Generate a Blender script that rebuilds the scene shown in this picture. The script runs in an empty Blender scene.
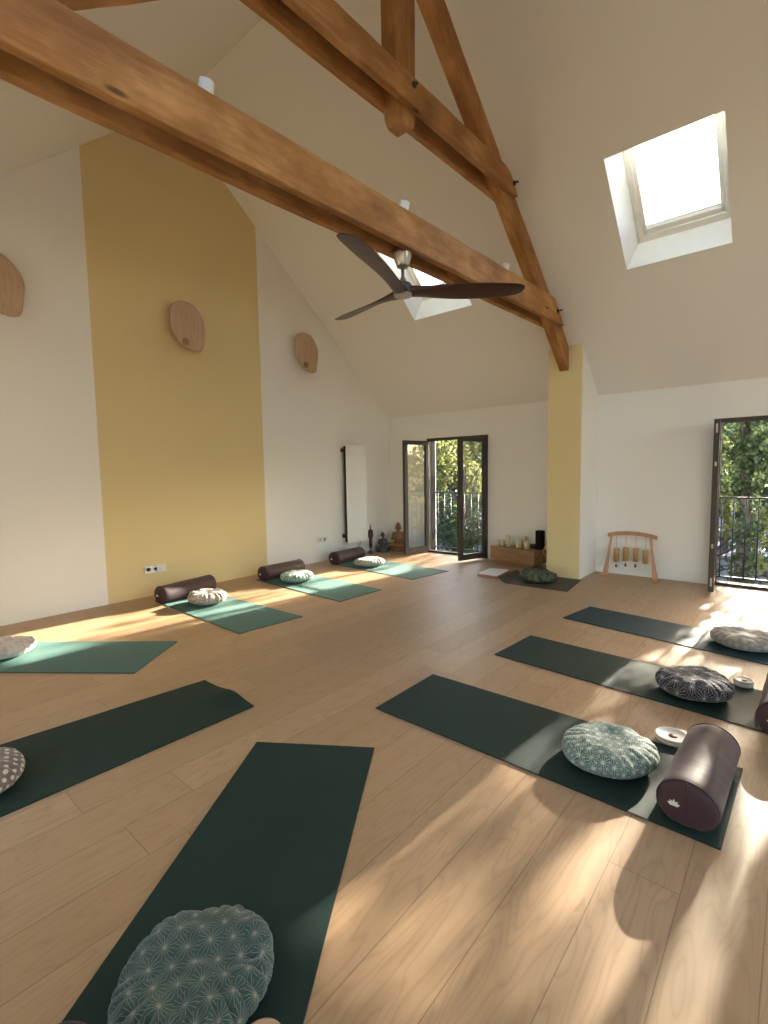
import bpy, bmesh, math, random
import numpy as np
from mathutils import Vector, Matrix, noise
random.seed(7)
SC = bpy.context.scene
COL = SC.collection
PI = math.pi
# ---------------------------------------------------------------- room sizes
G, E, K, HE = 6.11, 7.338, .8577, 2.5235      # gable wall y, eave wall x, roof slope, eave height
RX = 3.26; RZ = HE + (E - RX) * K             # ridge
WX = 2 * RX - E                               # other eave wall
BY = -4.8                                     # rear gable
SUN_DIR = Vector((-1, .085, -.31)).normalized()

# ---------------------------------------------------------------- materials
def sr(r, g, b):
    f = lambda c: ((c / 255) / 12.92 if c / 255 <= .04045 else ((c / 255 + .055) / 1.055) ** 2.4)
    return (f(r), f(g), f(b), 1)
class NT:
    def __init__(s, name):
        s.m = bpy.data.materials.new(name); s.m.use_nodes = True
        s.t = s.m.node_tree; s.n = s.t.nodes; s.l = s.t.links
        s.b = s.n['Principled BSDF']
    def new(s, typ, **kw):
        n = s.n.new(typ)
        for k, v in kw.items(): setattr(n, k, v)
        return n
    def put(s, v, sock):
        if hasattr(v, 'links') or isinstance(v, bpy.types.NodeSocket): s.l.new(v, sock)
        else: sock.default_value = v
    def math(s, op, a, b=None, c=None):
        n = s.new('ShaderNodeMath', operation=op)
        for i, v in enumerate((a, b, c)):
            if v is not None: s.put(v, n.inputs[i])
        return n.outputs[0]
    def mix(s, fac, a, b, mode='MIX'):
        n = s.new('ShaderNodeMix', data_type='RGBA', blend_type=mode)
        s.put(fac, n.inputs[0]); s.put(a, n.inputs[6]); s.put(b, n.inputs[7])
        return n.outputs[2]
    def coord(s, which='Object'): return s.new('ShaderNodeTexCoord').outputs[which]
    def uv(s): return s.new('ShaderNodeTexCoord').outputs['UV']
    def mapping(s, v, scale=(1, 1, 1), loc=(0, 0, 0), rot=(0, 0, 0)):
        n = s.new('ShaderNodeMapping'); s.l.new(v, n.inputs[0])
        n.inputs['Scale'].default_value = scale; n.inputs['Location'].default_value = loc; n.inputs['Rotation'].default_value = rot
        return n.outputs[0]
    def noise(s, v, scale, detail=4, rough=.5, dist=0):
        n = s.new('ShaderNodeTexNoise'); s.l.new(v, n.inputs['Vector'])
        n.inputs['Scale'].default_value = scale; n.inputs['Detail'].default_value = detail
        n.inputs['Roughness'].default_value = rough; n.inputs['Distortion'].default_value = dist
        return n.outputs[0]
    def ramp(s, fac, stops):
        n = s.new('ShaderNodeValToRGB'); s.put(fac, n.inputs[0]); e = n.color_ramp.elements
        while len(e) < len(stops): e.new(.5)
        for el, (p, c) in zip(e, stops): el.position = p; el.color = c if len(c) == 4 else (*c, 1)
        return n.outputs[0]
    def bump(s, h, strength=.2, dist=.01):
        n = s.new('ShaderNodeBump'); s.l.new(h, n.inputs['Height'])
        n.inputs['Strength'].default_value = strength; n.inputs['Distance'].default_value = dist
        s.l.new(n.outputs[0], s.b.inputs['Normal'])
    def set(s, color=None, rough=None, metal=None, spec=None, **kw):
        if color is not None: s.put(color, s.b.inputs['Base Color'])
        if rough is not None: s.put(rough, s.b.inputs['Roughness'])
        if metal is not None: s.b.inputs['Metallic'].default_value = metal
        if spec is not None: s.b.inputs['Specular IOR Level'].default_value = spec
        for k, v in kw.items(): s.b.inputs[k].default_value = v
        return s.m
def plain(name, c, rough=.6, metal=0, spec=.5, var=.06, nscale=8):
    m = NT(name); v = m.noise(m.coord(), nscale, 3)
    d = tuple(x * (1 - var) for x in c[:3]) + (1,); u = tuple(min(1, x * (1 + var)) for x in c[:3]) + (1,)
    m.set(m.mix(v, d, u), rough, metal, spec); return m.m

def mat_wall(name, c):
    m = NT(name); v = m.noise(m.coord(), 90, 3); w = m.noise(m.coord(), .8, 2)
    m.set(m.mix(w, tuple(x * .97 for x in c[:3]) + (1,), c), .85, spec=.25); m.bump(v, .06, .003); return m.m
WHITE = (.86, .835, .785, 1); YEL = (.74, .60, .32, 1)
def mat_gable():
    m = NT('gable wall paint'); o = m.coord(); sp = m.new('ShaderNodeSeparateXYZ'); m.l.new(o, sp.inputs[0])
    a = m.math('GREATER_THAN', sp.outputs[0], 2.162); b = m.math('LESS_THAN', sp.outputs[0], 4.415)
    m.set(m.mix(m.math('MULTIPLY', a, b), WHITE, YEL), .85, spec=.25); m.bump(m.noise(o, 90, 3), .06, .003); return m.m
M_WALL = mat_wall('white wall paint', WHITE); M_YEL = mat_wall('yellow wall paint', YEL); M_GABLE = mat_gable()
M_CEIL = mat_wall('ceiling paint', (.87, .845, .79, 1)); M_REVEAL = plain('reveal lining', (.85, .87, .88, 1), .5)

def mat_floor():
    m = NT('oak plank floor'); o = m.coord(); sp = m.new('ShaderNodeSeparateXYZ'); m.l.new(o, sp.inputs[0])
    x, y = sp.outputs[0], sp.outputs[1]; W = .235; L = 2.2
    ry = m.math('DIVIDE', m.math('SUBTRACT', y, .025), W); row = m.math('FLOOR', ry); fy = m.math('FRACT', ry)
    wn = m.new('ShaderNodeTexWhiteNoise', noise_dimensions='1D'); m.l.new(row, wn.inputs['W'])
    sx = m.math('ADD', m.math('DIVIDE', x, L), wn.outputs[0]); cx = m.math('FLOOR', sx); fx = m.math('FRACT', sx)
    idn = m.new('ShaderNodeTexWhiteNoise', noise_dimensions='2D'); cb = m.new('ShaderNodeCombineXYZ')
    m.l.new(row, cb.inputs[0]); m.l.new(cx, cb.inputs[1]); m.l.new(cb.outputs[0], idn.inputs['Vector'])
    rnd = idn.outputs[0]
    # grain: stretched along x, shifted per plank
    cv = m.new('ShaderNodeCombineXYZ'); m.l.new(m.math('ADD', x, m.math('MULTIPLY', rnd, 37.)), cv.inputs[0]); m.l.new(y, cv.inputs[1]); m.l.new(m.math('MULTIPLY', rnd, 9.), cv.inputs[2])
    g1 = m.noise(m.mapping(cv.outputs[0], (1.4, 26, 1)), 3.2, 6, .6, .6)
    wv = m.new('ShaderNodeTexNoise'); m.l.new(m.mapping(cv.outputs[0], (.9, 5.5, 1)), wv.inputs['Vector']); wv.inputs['Scale'].default_value = 1.5; wv.inputs['Detail'].default_value = 1.5
    rings = m.math('PINGPONG', m.math('MULTIPLY', wv.outputs[0], 13.), .5)
    rings = m.math('MULTIPLY', rings, 2.)
    knot = m.noise(m.mapping(cv.outputs[0], (2.2, 7, 1)), 2.3, 2)
    base = m.ramp(rnd, [(0, (.385, .262, .150)), (.5, (.435, .302, .178)), (1, (.480, .340, .208))])
    c = m.mix(m.math('MULTIPLY', g1, .75), base, (.33, .195, .10, 1)); 
    c = m.mix(m.math('MULTIPLY', m.math('POWER', rings, 4.), .42), c, (.27, .155, .075, 1))
    kk = m.ramp(knot, [(.73, (0, 0, 0)), (.80, (1, 1, 1))])
    c = m.mix(m.math('MULTIPLY', kk, .5), c, (.16, .08, .04, 1))
    ey = m.math('MINIMUM', fy, m.math('SUBTRACT', 1., fy)); ex = m.math('MINIMUM', fx, m.math('SUBTRACT', 1., fx))
    gap = m.math('MAXIMUM', m.math('LESS_THAN', ey, .0085), m.math('LESS_THAN', ex, .0009))
    c = m.mix(m.math('MULTIPLY', gap, .5), c, (.10, .055, .03, 1))
    ro = m.math('ADD', .36, m.math('MULTIPLY', g1, .14))
    m.set(c, ro, spec=.45)
    m.bump(m.math('SUBTRACT', m.math('MULTIPLY', g1, .35), gap), .12, .004); return m.m
M_FLOOR = mat_floor()

def mat_timber(name='old timber', k=1.0):
    m = NT(name); o = m.coord(); oi = m.new('ShaderNodeObjectInfo')
    cv = m.new('ShaderNodeVectorMath', operation='ADD'); m.l.new(o, cv.inputs[0]); m.l.new(m.math('MULTIPLY', oi.outputs['Random'], 20.), cv.inputs[1])
    v = cv.outputs[0]
    g = m.noise(m.mapping(v, (1, 9, 9)), 3.0, 6, .65, .8); b = m.noise(m.mapping(v, (1, 2, 2)), 2.2, 3, .6)
    fine = m.noise(m.mapping(v, (2, 40, 40)), 5, 3)
    c = m.ramp(b, [(.25, (.23 * k, .094 * k, .026 * k)), (.5, (.40 * k, .187 * k, .056 * k)), (.72, (.60 * k, .325 * k, .120 * k))])
    c = m.mix(m.math('MULTIPLY', m.ramp(g, [(.4, (0, 0, 0)), (.75, (1, 1, 1))]), .45), c, (.13 * k, .045 * k, .012 * k, 1))
    kn = m.new('ShaderNodeTexVoronoi'); m.l.new(m.mapping(v, (.9, 3, 3)), kn.inputs['Vector']); kn.inputs['Scale'].default_value = 1.7
    kf = m.ramp(kn.outputs['Distance'], [(.05, (1, 1, 1)), (.10, (0, 0, 0))])
    c = m.mix(m.math('MULTIPLY', kf, .8), c, (.06, .02, .008, 1))
    m.set(c, .62, spec=.35); m.bump(m.math('ADD', g, m.math('MULTIPLY', fine, .4)), .45, .012); return m.m
M_TIMBER = mat_timber()
M_BRONZE = plain('dark bronze frame', (.062, .052, .040, 1), .6, .0, .3)
M_RAIL = plain('dark railing steel', (.035, .037, .04, 1), .4, .4)
M_WHITEPL = plain('white plastic', (.78, .76, .72, 1), .4)
M_BLACK = plain('black plastic', (.010, .010, .010, 1), .8, 0, .15)
M_DARK = plain('dark metal', (.03, .024, .02, 1), .5, .3)
M_STEEL = plain('brushed nickel', (.52, .49, .43, 1), .28, 1.)
M_RADI = plain('white enamel', (.90, .885, .84, 1), .45)
def mat_glass():
    m = NT('window glass'); m.n.remove(m.b); out = m.n['Material Output']
    t = m.new('ShaderNodeBsdfTransparent'); t.inputs[0].default_value = (.93, .95, .94, 1)
    g = m.new('ShaderNodeBsdfGlossy'); g.inputs['Roughness'].default_value = .015; g.inputs[0].default_value = (1, 1, 1, 1)
    fr = m.new('ShaderNodeFresnel'); fr.inputs[0].default_value = 1.5
    mx = m.new('ShaderNodeMixShader'); ge = m.new('ShaderNodeNewGeometry'); m.l.new(m.math('MINIMUM', 1., m.math('MULTIPLY', m.math('MULTIPLY', fr.outputs[0], 2.6), m.math('SUBTRACT', 1., ge.outputs['Backfacing']))), mx.inputs[0]); m.l.new(t.outputs[0], mx.inputs[1]); m.l.new(g.outputs[0], mx.inputs[2])
    m.l.new(mx.outputs[0], out.inputs[0]); return m.m
M_GLASS = mat_glass()
def mat_grain(name, c0, c1, scale=(1, 12, 12), rough=.45, s=3.):
    m = NT(name); g = m.noise(m.mapping(m.coord(), scale), s, 6, .6, .5)
    m.set(m.ramp(g, [(.3, c0), (.7, c1)]), rough); m.bump(g, .1, .003); return m.m
M_WALNUT = mat_grain('dark walnut', (.035, .014, .008), (.085, .036, .020), (2, 2, 8), .33)
M_OAKLAMP = mat_grain('ash veneer', (.47, .31, .19), (.58, .40, .26), (14, 14, 1.2), .5)
M_BENCH = mat_grain('oiled oak', (.22, .115, .048), (.32, .180, .085), (9, 1, 9), .4)
M_BENCH_D = mat_grain('oak plinth', (.22, .11, .045), (.30, .155, .07), (9, 1, 9), .5)
M_ASH = mat_grain('reddish beech', (.42, .20, .10), (.55, .29, .155), (6, 6, 1.5), .4)
M_BAMBOO = mat_grain('bamboo', (.40, .22, .07), (.54, .33, .12), (10, 10, 1), .4)
M_STATUEW = mat_grain('carved brown wood', (.20, .085, .03), (.34, .165, .065), (3, 3, 9), .5, 6)
M_STATUED = plain('dark stone', (.055, .055, .052, 1), .55, var=.3, nscale=25)
M_STATUER = plain('dark red lacquer', (.055, .018, .014, 1), .4, var=.3, nscale=25)
M_SKIN = plain('pale gilded wood', (.42, .30, .20, 1), .5)
def mat_mat(name, c, sh=.0):
    m = NT(name); o = m.coord(); a = m.noise(o, 420, 2); b = m.noise(o, 3, 4)
    m.set(m.mix(b, c, tuple(x * 1.35 for x in c[:3]) + (1,)), .62, spec=.25); m.b.inputs['Sheen Weight'].default_value = sh; m.b.inputs['Sheen Roughness'].default_value = .45; m.b.inputs['Sheen Tint'].default_value = (.6, .95, .85, 1); m.bump(a, .25, .002); return m.m
M_MAT = mat_mat('dark green foam', (.009, .025, .021, 1)); M_MATB = mat_mat('dark teal foam', (.010, .032, .040, 1)); M_MATG = mat_mat('charcoal foam', (.060, .054, .043, 1))
M_MAT_SUNLIT = mat_mat('sunlit green foam', (.020, .062, .053, 1), .16)  # lighter copy of the dark green mat, sunlight put into its colour
def mat_bolster():
    m = NT('aubergine cotton'); o = m.coord(); w = m.noise(m.mapping(o, (1.6, .8, .8)), 4.2, 2, .5, .8); f = m.noise(o, 300, 2)
    m.set(m.mix(w, (.034, .015, .017, 1), (.060, .029, .032, 1)), .6, spec=.30); m.b.inputs['Sheen Weight'].default_value = .10
    m.bump(m.math('ADD', w, m.math('MULTIPLY', f, .03)), .35, .012); return m.m
M_BOL = mat_bolster()

def mat_pattern(name, base, alt, line, s=.075, rays=12, w=.0022, rmax=.034, amt=.8, kind='star', dots=None):
    """fabric with a printed repeat; uv holds metres"""
    m = NT(name); u = m.uv(); sp = m.new('ShaderNodeSeparateXYZ'); m.l.new(u, sp.inputs[0]); x, y = sp.outputs[0], sp.outputs[1]
    sy = s * math.sqrt(3)
    def cell(off):
        gx = m.math('MULTIPLY', m.math('SUBTRACT', m.math('FRACT', m.math('ADD', m.math('DIVIDE', x, s), off + 10)), .5), s)
        gy = m.math('MULTIPLY', m.math('SUBTRACT', m.math('FRACT', m.math('ADD', m.math('DIVIDE', y, sy), off + 10)), .5), sy)
        r = m.math('SQRT', m.math('ADD', m.math('MULTIPLY', gx, gx), m.math('MULTIPLY', gy, gy)))
        return gx, gy, r
    def fig(gx, gy, r):
        a = m.math('ARCTAN2', gy, gx)
        if kind == 'dots': 
            return m.math('LESS_THAN', r, rmax)
        t = m.math('ABSOLUTE', m.math('SINE', m.math('MULTIPLY', a, rays / 2)))
        ln = m.math('LESS_THAN', m.math('MULTIPLY', t, r), w * rays / 2)
        if kind == 'fan':  # bunches of rays
            ln = m.math('MULTIPLY', ln, m.math('GREATER_THAN', m.math('SINE', m.math('MULTIPLY', a, 3.)), -.35))
        return m.math('MULTIPLY', ln, m.math('LESS_THAN', r, rmax))
    A = cell(0); B = cell(.5)
    f = m.math('MAXIMUM', fig(*A), fig(*B))
    rm = m.math('MINIMUM', A[2], B[2])
    if kind == 'star':
        ring = m.math('LESS_THAN', m.math('ABSOLUTE', m.math('SUBTRACT', m.math('MULTIPLY', rm, 1.), s * .52)), w * .8); f = m.math('MAXIMUM', f, ring)
    n = m.noise(m.coord(), 5, 3)
    c = m.mix(m.ramp(n, [(.35, (0, 0, 0)), (.65, (1, 1, 1))]), base, alt)
    if kind in ('fan', 'burst'): c = m.mix(m.ramp(m.math('DIVIDE', rm, s * .6), [(0, (.5, .5, .5)), (1, (0, 0, 0))]), c, tuple(v * 1.6 for v in base[:3]) + (1,))
    c = m.mix(m.math('MULTIPLY', f, amt), c, line)
    m.set(c, .75, spec=.25); m.b.inputs['Sheen Weight'].default_value = .25
    m.bump(m.noise(m.coord(), 260, 2), .18, .002); return m.m
def mat_blotch(name, cs, scale=22, rough=.6):
    m = NT(name); n = m.noise(m.coord(), scale, 3, .6, 1.6)
    k = len(cs); c = m.ramp(n, [(.30 + .42 * i / (k - 1), c) for i, c in enumerate(cs)])
    m.set(c, rough, spec=.3); return m.m

# ---------------------------------------------------------------- mesh helpers
class MB:
    def __init__(s): s.v = []; s.f = []; s.mi = []; s.sm = []
    def face(s, vs, mi=0, sm=False):
        b = len(s.v); s.v += [tuple(p) for p in vs]; s.f.append(tuple(range(b, b + len(vs)))); s.mi.append(mi); s.sm.append(sm)
    def mesh(s, vs, fs, mi=0, sm=False):
        b = len(s.v); s.v += [tuple(p) for p in vs]
        for f in fs: s.f.append(tuple(i + b for i in f)); s.mi.append(mi); s.sm.append(sm)
    def box(s, a, b, mi=0, M=None):
        vs = [Vector((x, y, z)) for z in (a[2], b[2]) for y in (a[1], b[1]) for x in (a[0], b[0])]
        if M: vs = [M @ v for v in vs]
        s.mesh(vs, [(0, 2, 3, 1), (4, 5, 7, 6), (0, 1, 5, 4), (2, 6, 7, 3), (0, 4, 6, 2), (1, 3, 7, 5)], mi)
    def tube(s, pts, rad, n=10, mi=0, cap=True):
        pts = [Vector(p) for p in pts]; N = len(pts)
        rad = [rad] * N if isinstance(rad, (int, float)) else rad
        vs = []; fs = []
        for i, p in enumerate(pts):
            t = (pts[min(i + 1, N - 1)] - pts[max(i - 1, 0)]).normalized()
            a = t.orthogonal().normalized() if i == 0 else (a - t * a.dot(t)).normalized()
            b = t.cross(a)
            for j in range(n):
                q = 2 * PI * j / n; vs.append(p + (a * math.cos(q) + b * math.sin(q)) * rad[i])
        for i in range(N - 1):
            for j in range(n): fs.append((i * n + j, i * n + (j + 1) % n, (i + 1) * n + (j + 1) % n, (i + 1) * n + j))
        if cap: fs.append(tuple(range(n))[::-1]); fs.append(tuple((N - 1) * n + j for j in range(n)))
        s.mesh(vs, fs, mi, True)
    def lathe(s, prof, n=32, c=(0, 0, 0), mi=0, M=None):
        vs = []; fs = []
        for r, z in prof:
            for j in range(n):
                q = 2 * PI * j / n; p = Vector((c[0] + r * math.cos(q), c[1] + r * math.sin(q), c[2] + z)); vs.append(M @ p if M else p)
        for i in range(len(prof) - 1):
            for j in range(n): fs.append((i * n + j, i * n + (j + 1) % n, (i + 1) * n + (j + 1) % n, (i + 1) * n + j))
        s.mesh(vs, fs, mi, True)
        s.mesh(vs[:n], [tuple(range(n))[::-1]], mi); s.mesh(vs[-n:], [tuple(range(n))], mi)
    def prism(s, poly, d, mi=0, M=None):
        """poly: 3-D points in a plane, d: extrusion vector"""
        d = Vector(d); a = [Vector(p) for p in poly]; b = [p + d for p in a]; n = len(a); vs = a + b
        if M: vs = [M @ v for v in vs]
        s.mesh(vs, [tuple(range(n))[::-1], tuple(range(n, 2 * n))] + [(i, (i + 1) % n, n + (i + 1) % n, n + i) for i in range(n)], mi)
    def ell(s, c, r, nu=16, nv=10, mi=0, M=None):
        vs = []; fs = []
        for i in range(nv + 1):
            t = PI * i / nv
            for j in range(nu):
                q = 2 * PI * j / nu
                p = Vector((r[0] * math.sin(t) * math.cos(q), r[1] * math.sin(t) * math.sin(q), r[2] * math.cos(t)))
                if M: p = M @ p
                vs.append(p + Vector(c))
        for i in range(nv):
            for j in range(nu): fs.append((i * nu + j, (i + 1) * nu + j, (i + 1) * nu + (j + 1) % nu, i * nu + (j + 1) % nu))
        s.mesh(vs, fs, mi, True)
    def build(s, name, mats, parent=None, bevel=0, seg=2, weld=True, fix=True):
        me = bpy.data.meshes.new(name); me.from_pydata(s.v, [], s.f)
        if not isinstance(mats, (list, tuple)): mats = [mats]
        for m in mats: me.materials.append(m)
        me.polygons.foreach_set('material_index', s.mi); me.polygons.foreach_set('use_smooth', s.sm)
        bm = bmesh.new(); bm.from_mesh(me)
        if weld: bmesh.ops.remove_doubles(bm, verts=bm.verts, dist=1e-5)
        if fix: bmesh.ops.recalc_face_normals(bm, faces=bm.faces)
        bm.to_mesh(me); bm.free()
        o = bpy.data.objects.new(name, me); COL.objects.link(o)
        if parent: o.parent = parent
        if bevel:
            b = o.modifiers.new('bevel', 'BEVEL'); b.width = bevel; b.segments = seg; b.limit_method = 'ANGLE'; b.angle_limit = .6
            b.harden_normals = False
        return o
def thing(name, label, cat, loc=(0, 0, 0), rz=0, group=None):
    o = bpy.data.objects.new(name, None); COL.objects.link(o); o.location = loc; o.rotation_euler = (0, 0, rz); o.empty_display_size = .1
    return tag(o, label, cat, group)
def tag(o, label, cat, group=None, kind=None):
    o['label'] = label; o['category'] = cat
    if group: o['group'] = group
    if kind: o['kind'] = kind
    return o
def struct(o, label, cat):
    o['kind'] = 'structure'; return tag(o, label, cat)
def dup(root, loc, rz=None, label=None, skip=()):
    r = root.copy(); COL.objects.link(r); r.location = loc
    if rz is not None: r.rotation_euler = (0, 0, rz)
    if label: r['label'] = label
    for ch in list(root.children):
        if ch.name.split('.')[0] in skip: continue
        c = ch.copy(); COL.objects.link(c); c.parent = r
        for g in list(ch.children):
            d = g.copy(); COL.objects.link(d); d.parent = c
    return r

# ================================================================= SETTING
DH = 2.085
DOORS = [(3.965, 5.215), (-.45, .81), (-3.6, -2.34)]  # the third door is out of view, added to bring in light
T = .30
mb = MB(); mb.box((WX - T, BY - T, -.12), (E + T, G + T, 0))
struct(mb.build('floor', M_FLOOR), 'wide oak plank floor of the studio', 'floor')
def wall_with_openings(name, x0, x1, y0, y1, h, ops, mat, label, axis='y'):
    """wall running along y (or along x) with openings (a, b, z0, z1)"""
    mb = MB(); cur = y0
    def bx(a, b, z0, z1):
        if b - a < 1e-4 or z1 - z0 < 1e-4: return
        mb.box((x0, a, z0), (x1, b, z1)) if axis == 'y' else mb.box((a, x0, z0), (b, x1, z1))
    for a, b, z0, z1 in sorted(ops):
        bx(cur, a, 0, h); bx(a, b, 0, z0); bx(a, b, z1, h); cur = b
    bx(cur, y1, 0, h)
    o = mb.build(name, mat); struct(o, label, 'wall'); return o
wall_with_openings('wall_far', E, E + T, BY - T, G + T, HE + .28, [(a, b, 0, DH) for a, b in DOORS], M_WALL, 'low white eave wall with the glazed balcony doors')
LOPS = [(-3.9, -2.6, .0, DH), (-1.5, -.2, 0, DH), (2.0, 3.2, 0, DH)]  # unseen openings added to raise the room's light level
wall_with_openings('wall_near', WX - T, WX, BY - T, G + T, HE + .28, LOPS, M_WALL, 'white eave wall behind the camera')
# gables: pentagons
REAR = [(.5, 1.9, 3.2), (2.0, 3.2, 4.6), (3.3, 4.5, 4.6), (4.6, 6.0, 3.2)]  # unseen tall glazing added to brighten the room from behind
def gable(name, y, d, mat, label, ops=()):
    mb = MB(); zt = lambda x: HE + (E - x) * K if x > RX else HE + (x - WX) * K
    xs = sorted({WX - T, RX, E + T} | {v for o in ops for v in o[:2]})
    for a, b in zip(xs, xs[1:]):
        o = [q for q in ops if q[0] <= a + 1e-6 and q[1] >= b - 1e-6]
        segs = [(0, None)] if not o else [(0, o[0][2]), (o[0][3], None)]
        for z0, z1 in segs:
            za, zb = (zt(a) + .1, zt(b) + .1) if z1 is None else (z1, z1)
            if z1 == 0: continue
            mb.prism([(a, y, z0), (b, y, z0), (b, y, zb), (a, y, za)], (0, d, 0))
    struct(mb.build(name, mat), label, 'wall')
gable('wall_left', G, T, M_GABLE, 'tall white gable wall with a wide yellow painted stripe')
gable('wall_rear', BY, -T, M_WALL, 'white gable wall behind the camera', [(a, b, 0, h) for a, b, h in REAR])
# roof slopes with skylight shafts
SKY_R = [(5.12, 6.0, .595, 1.545), (5.14, 5.95, 3.46, 4.42), (5.1, 5.98, -3.0, -2.05)]  # the last one is unseen, added for more skylight
SKY_L = [(.40, 1.60, -.6, 1.05), (.40, 1.60, 1.25, 2.70), (.52, 1.40, -3.0, -2.05)]  # all unseen, added and enlarged to lift the ambient light
def slope(mb, sky, left=False):
    zz = (lambda x: HE + (x - WX) * K) if left else (lambda x: HE + (E - x) * K)
    xe = (WX - T, RX) if left else (RX, E + T)
    ops2 = []
    for lvl, o in ((0, 0), (1, .36)):
        xs = {xe[0], xe[1]}; ys = {BY - T, G + T}; ops = []
        for x0, x1, y0, y1 in sky:
            if lvl:
                dx = -.08 if left else .08
                x0, x1, y0, y1 = x0 + dx, x1 + dx, y0 + .01, y1 - .10
            ops.append((x0, x1, y0, y1)); xs |= {x0, x1}; ys |= {y0, y1}
        xs = sorted(xs); ys = sorted(ys)
        for a, b in zip(xs, xs[1:]):
            for c, d in zip(ys, ys[1:]):
                if any(p[0] - 1e-6 <= a and b <= p[1] + 1e-6 and p[2] - 1e-6 <= c and d <= p[3] + 1e-6 for p in ops): continue
                mb.face([(a, c, zz(a) + o), (b, c, zz(b) + o), (b, d, zz(b) + o), (a, d, zz(a) + o)], 0)
        ops2.append(ops)
    for p, q in zip(*ops2):
        P = [(p[0], p[2]), (p[1], p[2]), (p[1], p[3]), (p[0], p[3])]; Q = [(q[0], q[2]), (q[1], q[2]), (q[1], q[3]), (q[0], q[3])]
        for i in range(4):
            j = (i + 1) % 4
            mb.face([(*P[i], zz(P[i][0])), (*P[j], zz(P[j][0])), (*Q[j], zz(Q[j][0]) + .36), (*Q[i], zz(Q[i][0]) + .36)], 1)
    return ops2[1], zz
mb = MB(); qr, zr = slope(mb, SKY_R); ql, zl = slope(mb, SKY_L, True)
struct(mb.build('ceiling', [M_CEIL, M_REVEAL], fix=False), 'sloped white plaster ceiling under the pitched roof', 'ceiling')
M_SKYFR = plain('white skylight frame', (.80, .80, .76, 1), .4)
for i, (q, zf, lab) in enumerate([(qr[0], zr, 'roof window high on the right slope with a bright sky'), (qr[1], zr, 'roof window half hidden behind the ceiling fan'), (qr[2], zr, 'unseen roof window behind the camera on right slope, added for daylight'), (ql[0], zl, 'unseen roof window behind the camera on left slope, added for daylight'), (ql[1], zl, 'unseen roof window on left slope above the camera, added for daylight'), (ql[2], zl, 'second unseen roof window behind the camera on left slope, added for daylight')]):
    x0, x1, y0, y1 = q; w = .055
    def fr(mb, a, b, c, d, lift, th):
        P = [(a, c), (b, c), (b, d), (a, d)]; mb.prism([(x, y, zf(x) + lift) for x, y in P], (0, 0, th))
    f = MB()
    for a, b, c, d in ((x0, x0 + w, y0, y1), (x1 - w, x1, y0, y1), (x0 + w, x1 - w, y0, y0 + w), (x0 + w, x1 - w, y1 - w, y1)): fr(f, a, b, c, d, .33, .09)
    s = MB(); v = w + .008
    for a, b, c, d in ((x0 + w, x0 + v + .03, y0 + w, y1 - w), (x1 - v - .03, x1 - w, y0 + w, y1 - w), (x0 + w, x1 - w, y0 + w, y0 + v + .03), (x0 + w, x1 - w, y1 - v - .03, y1 - w)): fr(s, a, b, c, d, .345, .05)
    g = MB(); fr(g, x0 + v + .02, x1 - v - .02, y0 + v + .02, y1 - v - .02, .37, .006)
    o = f.build('window_%d' % (i + 1), M_SKYFR, bevel=.004); struct(o, lab, 'skylight')
    s.build('sash', M_SKYFR, o, bevel=.003); g.build('glass_pane', M_GLASS, o)
# pillar
PX, PY0, PY1 = 6.644, 2.219, 2.672
mb = MB(); zp = HE + (E - PX) * K
mb.face([(PX, PY0, 0), (PX, PY1, 0), (PX, PY1, zp), (PX, PY0, zp)], 1)
mb.face([(PX, PY0, 0), (PX, PY0, zp), (E, PY0, HE), (E, PY0, 0)], 0)
mb.face([(PX, PY1, 0), (PX, PY1, zp), (E, PY1, HE), (E, PY1, 0)], 0)
mb.face([(PX, PY0, zp), (PX, PY1, zp), (E, PY1, HE), (E, PY0, HE)], 0)
mb.face([(PX, PY0, 0), (PX, PY1, 0), (E, PY1, 0), (E, PY0, 0)], 0)
mb.face([(E, PY0, 0), (E, PY1, 0), (E, PY1, HE), (E, PY0, HE)], 0)
struct(mb.build('wall_pillar', [M_WALL, M_YEL]), 'white pier with a yellow front carrying the roof truss', 'pillar')

# French doors --------------------------------------------------------------
LW, LH, ST, TH = .605, 2.0, .072, .058
def leaf(door, hinge, ang, side, handle=True, plates=False):
    """leaf in local x from hinge; ang = world angle of the leaf; side = which face looks into the room when shut"""
    e = MB(); z0 = .035
    e.box((0, -TH / 2, z0), (ST, TH / 2, z0 + LH)); e.box((LW - ST, -TH / 2, z0), (LW, TH / 2, z0 + LH))
    e.box((ST, -TH / 2, z0), (LW - ST, TH / 2, z0 + ST + .02)); e.box((ST, -TH / 2, z0 + LH - ST), (LW - ST, TH / 2, z0 + LH))
    o = e.build('door_leaf', M_BRONZE, door, bevel=.005)
    o.location = hinge; o.rotation_euler = (0, 0, ang)
    g = MB(); g.box((ST - .01, -.008, z0 + ST), (LW - ST + .01, .008, z0 + LH - ST + .01)); g.build('glass_pane', M_GLASS, o)
    if handle:
        h = MB(); h.box((LW - .052, side * TH / 2, 1.0), (LW - .022, side * (TH / 2 + .008), 1.15))
        h.tube([(LW - .037, side * TH / 2, 1.10), (LW - .037, side * (TH / 2 + .05), 1.10), (LW - .05, side * (TH / 2 + .055), 1.10), (LW - .15, side * (TH / 2 + .055), 1.10)], .009, 8)
        h.build('door_handle', M_STEEL, o)
    if plates:
        for z in (.10, .55, 1.50, 1.88):
            p = MB(); p.box((LW, -.010, z), (LW + .004, .010, z + (.10 if z in (.10, 1.88) else .05))); p.build('latch_plate', M_STEEL, o)
    return o
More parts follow.
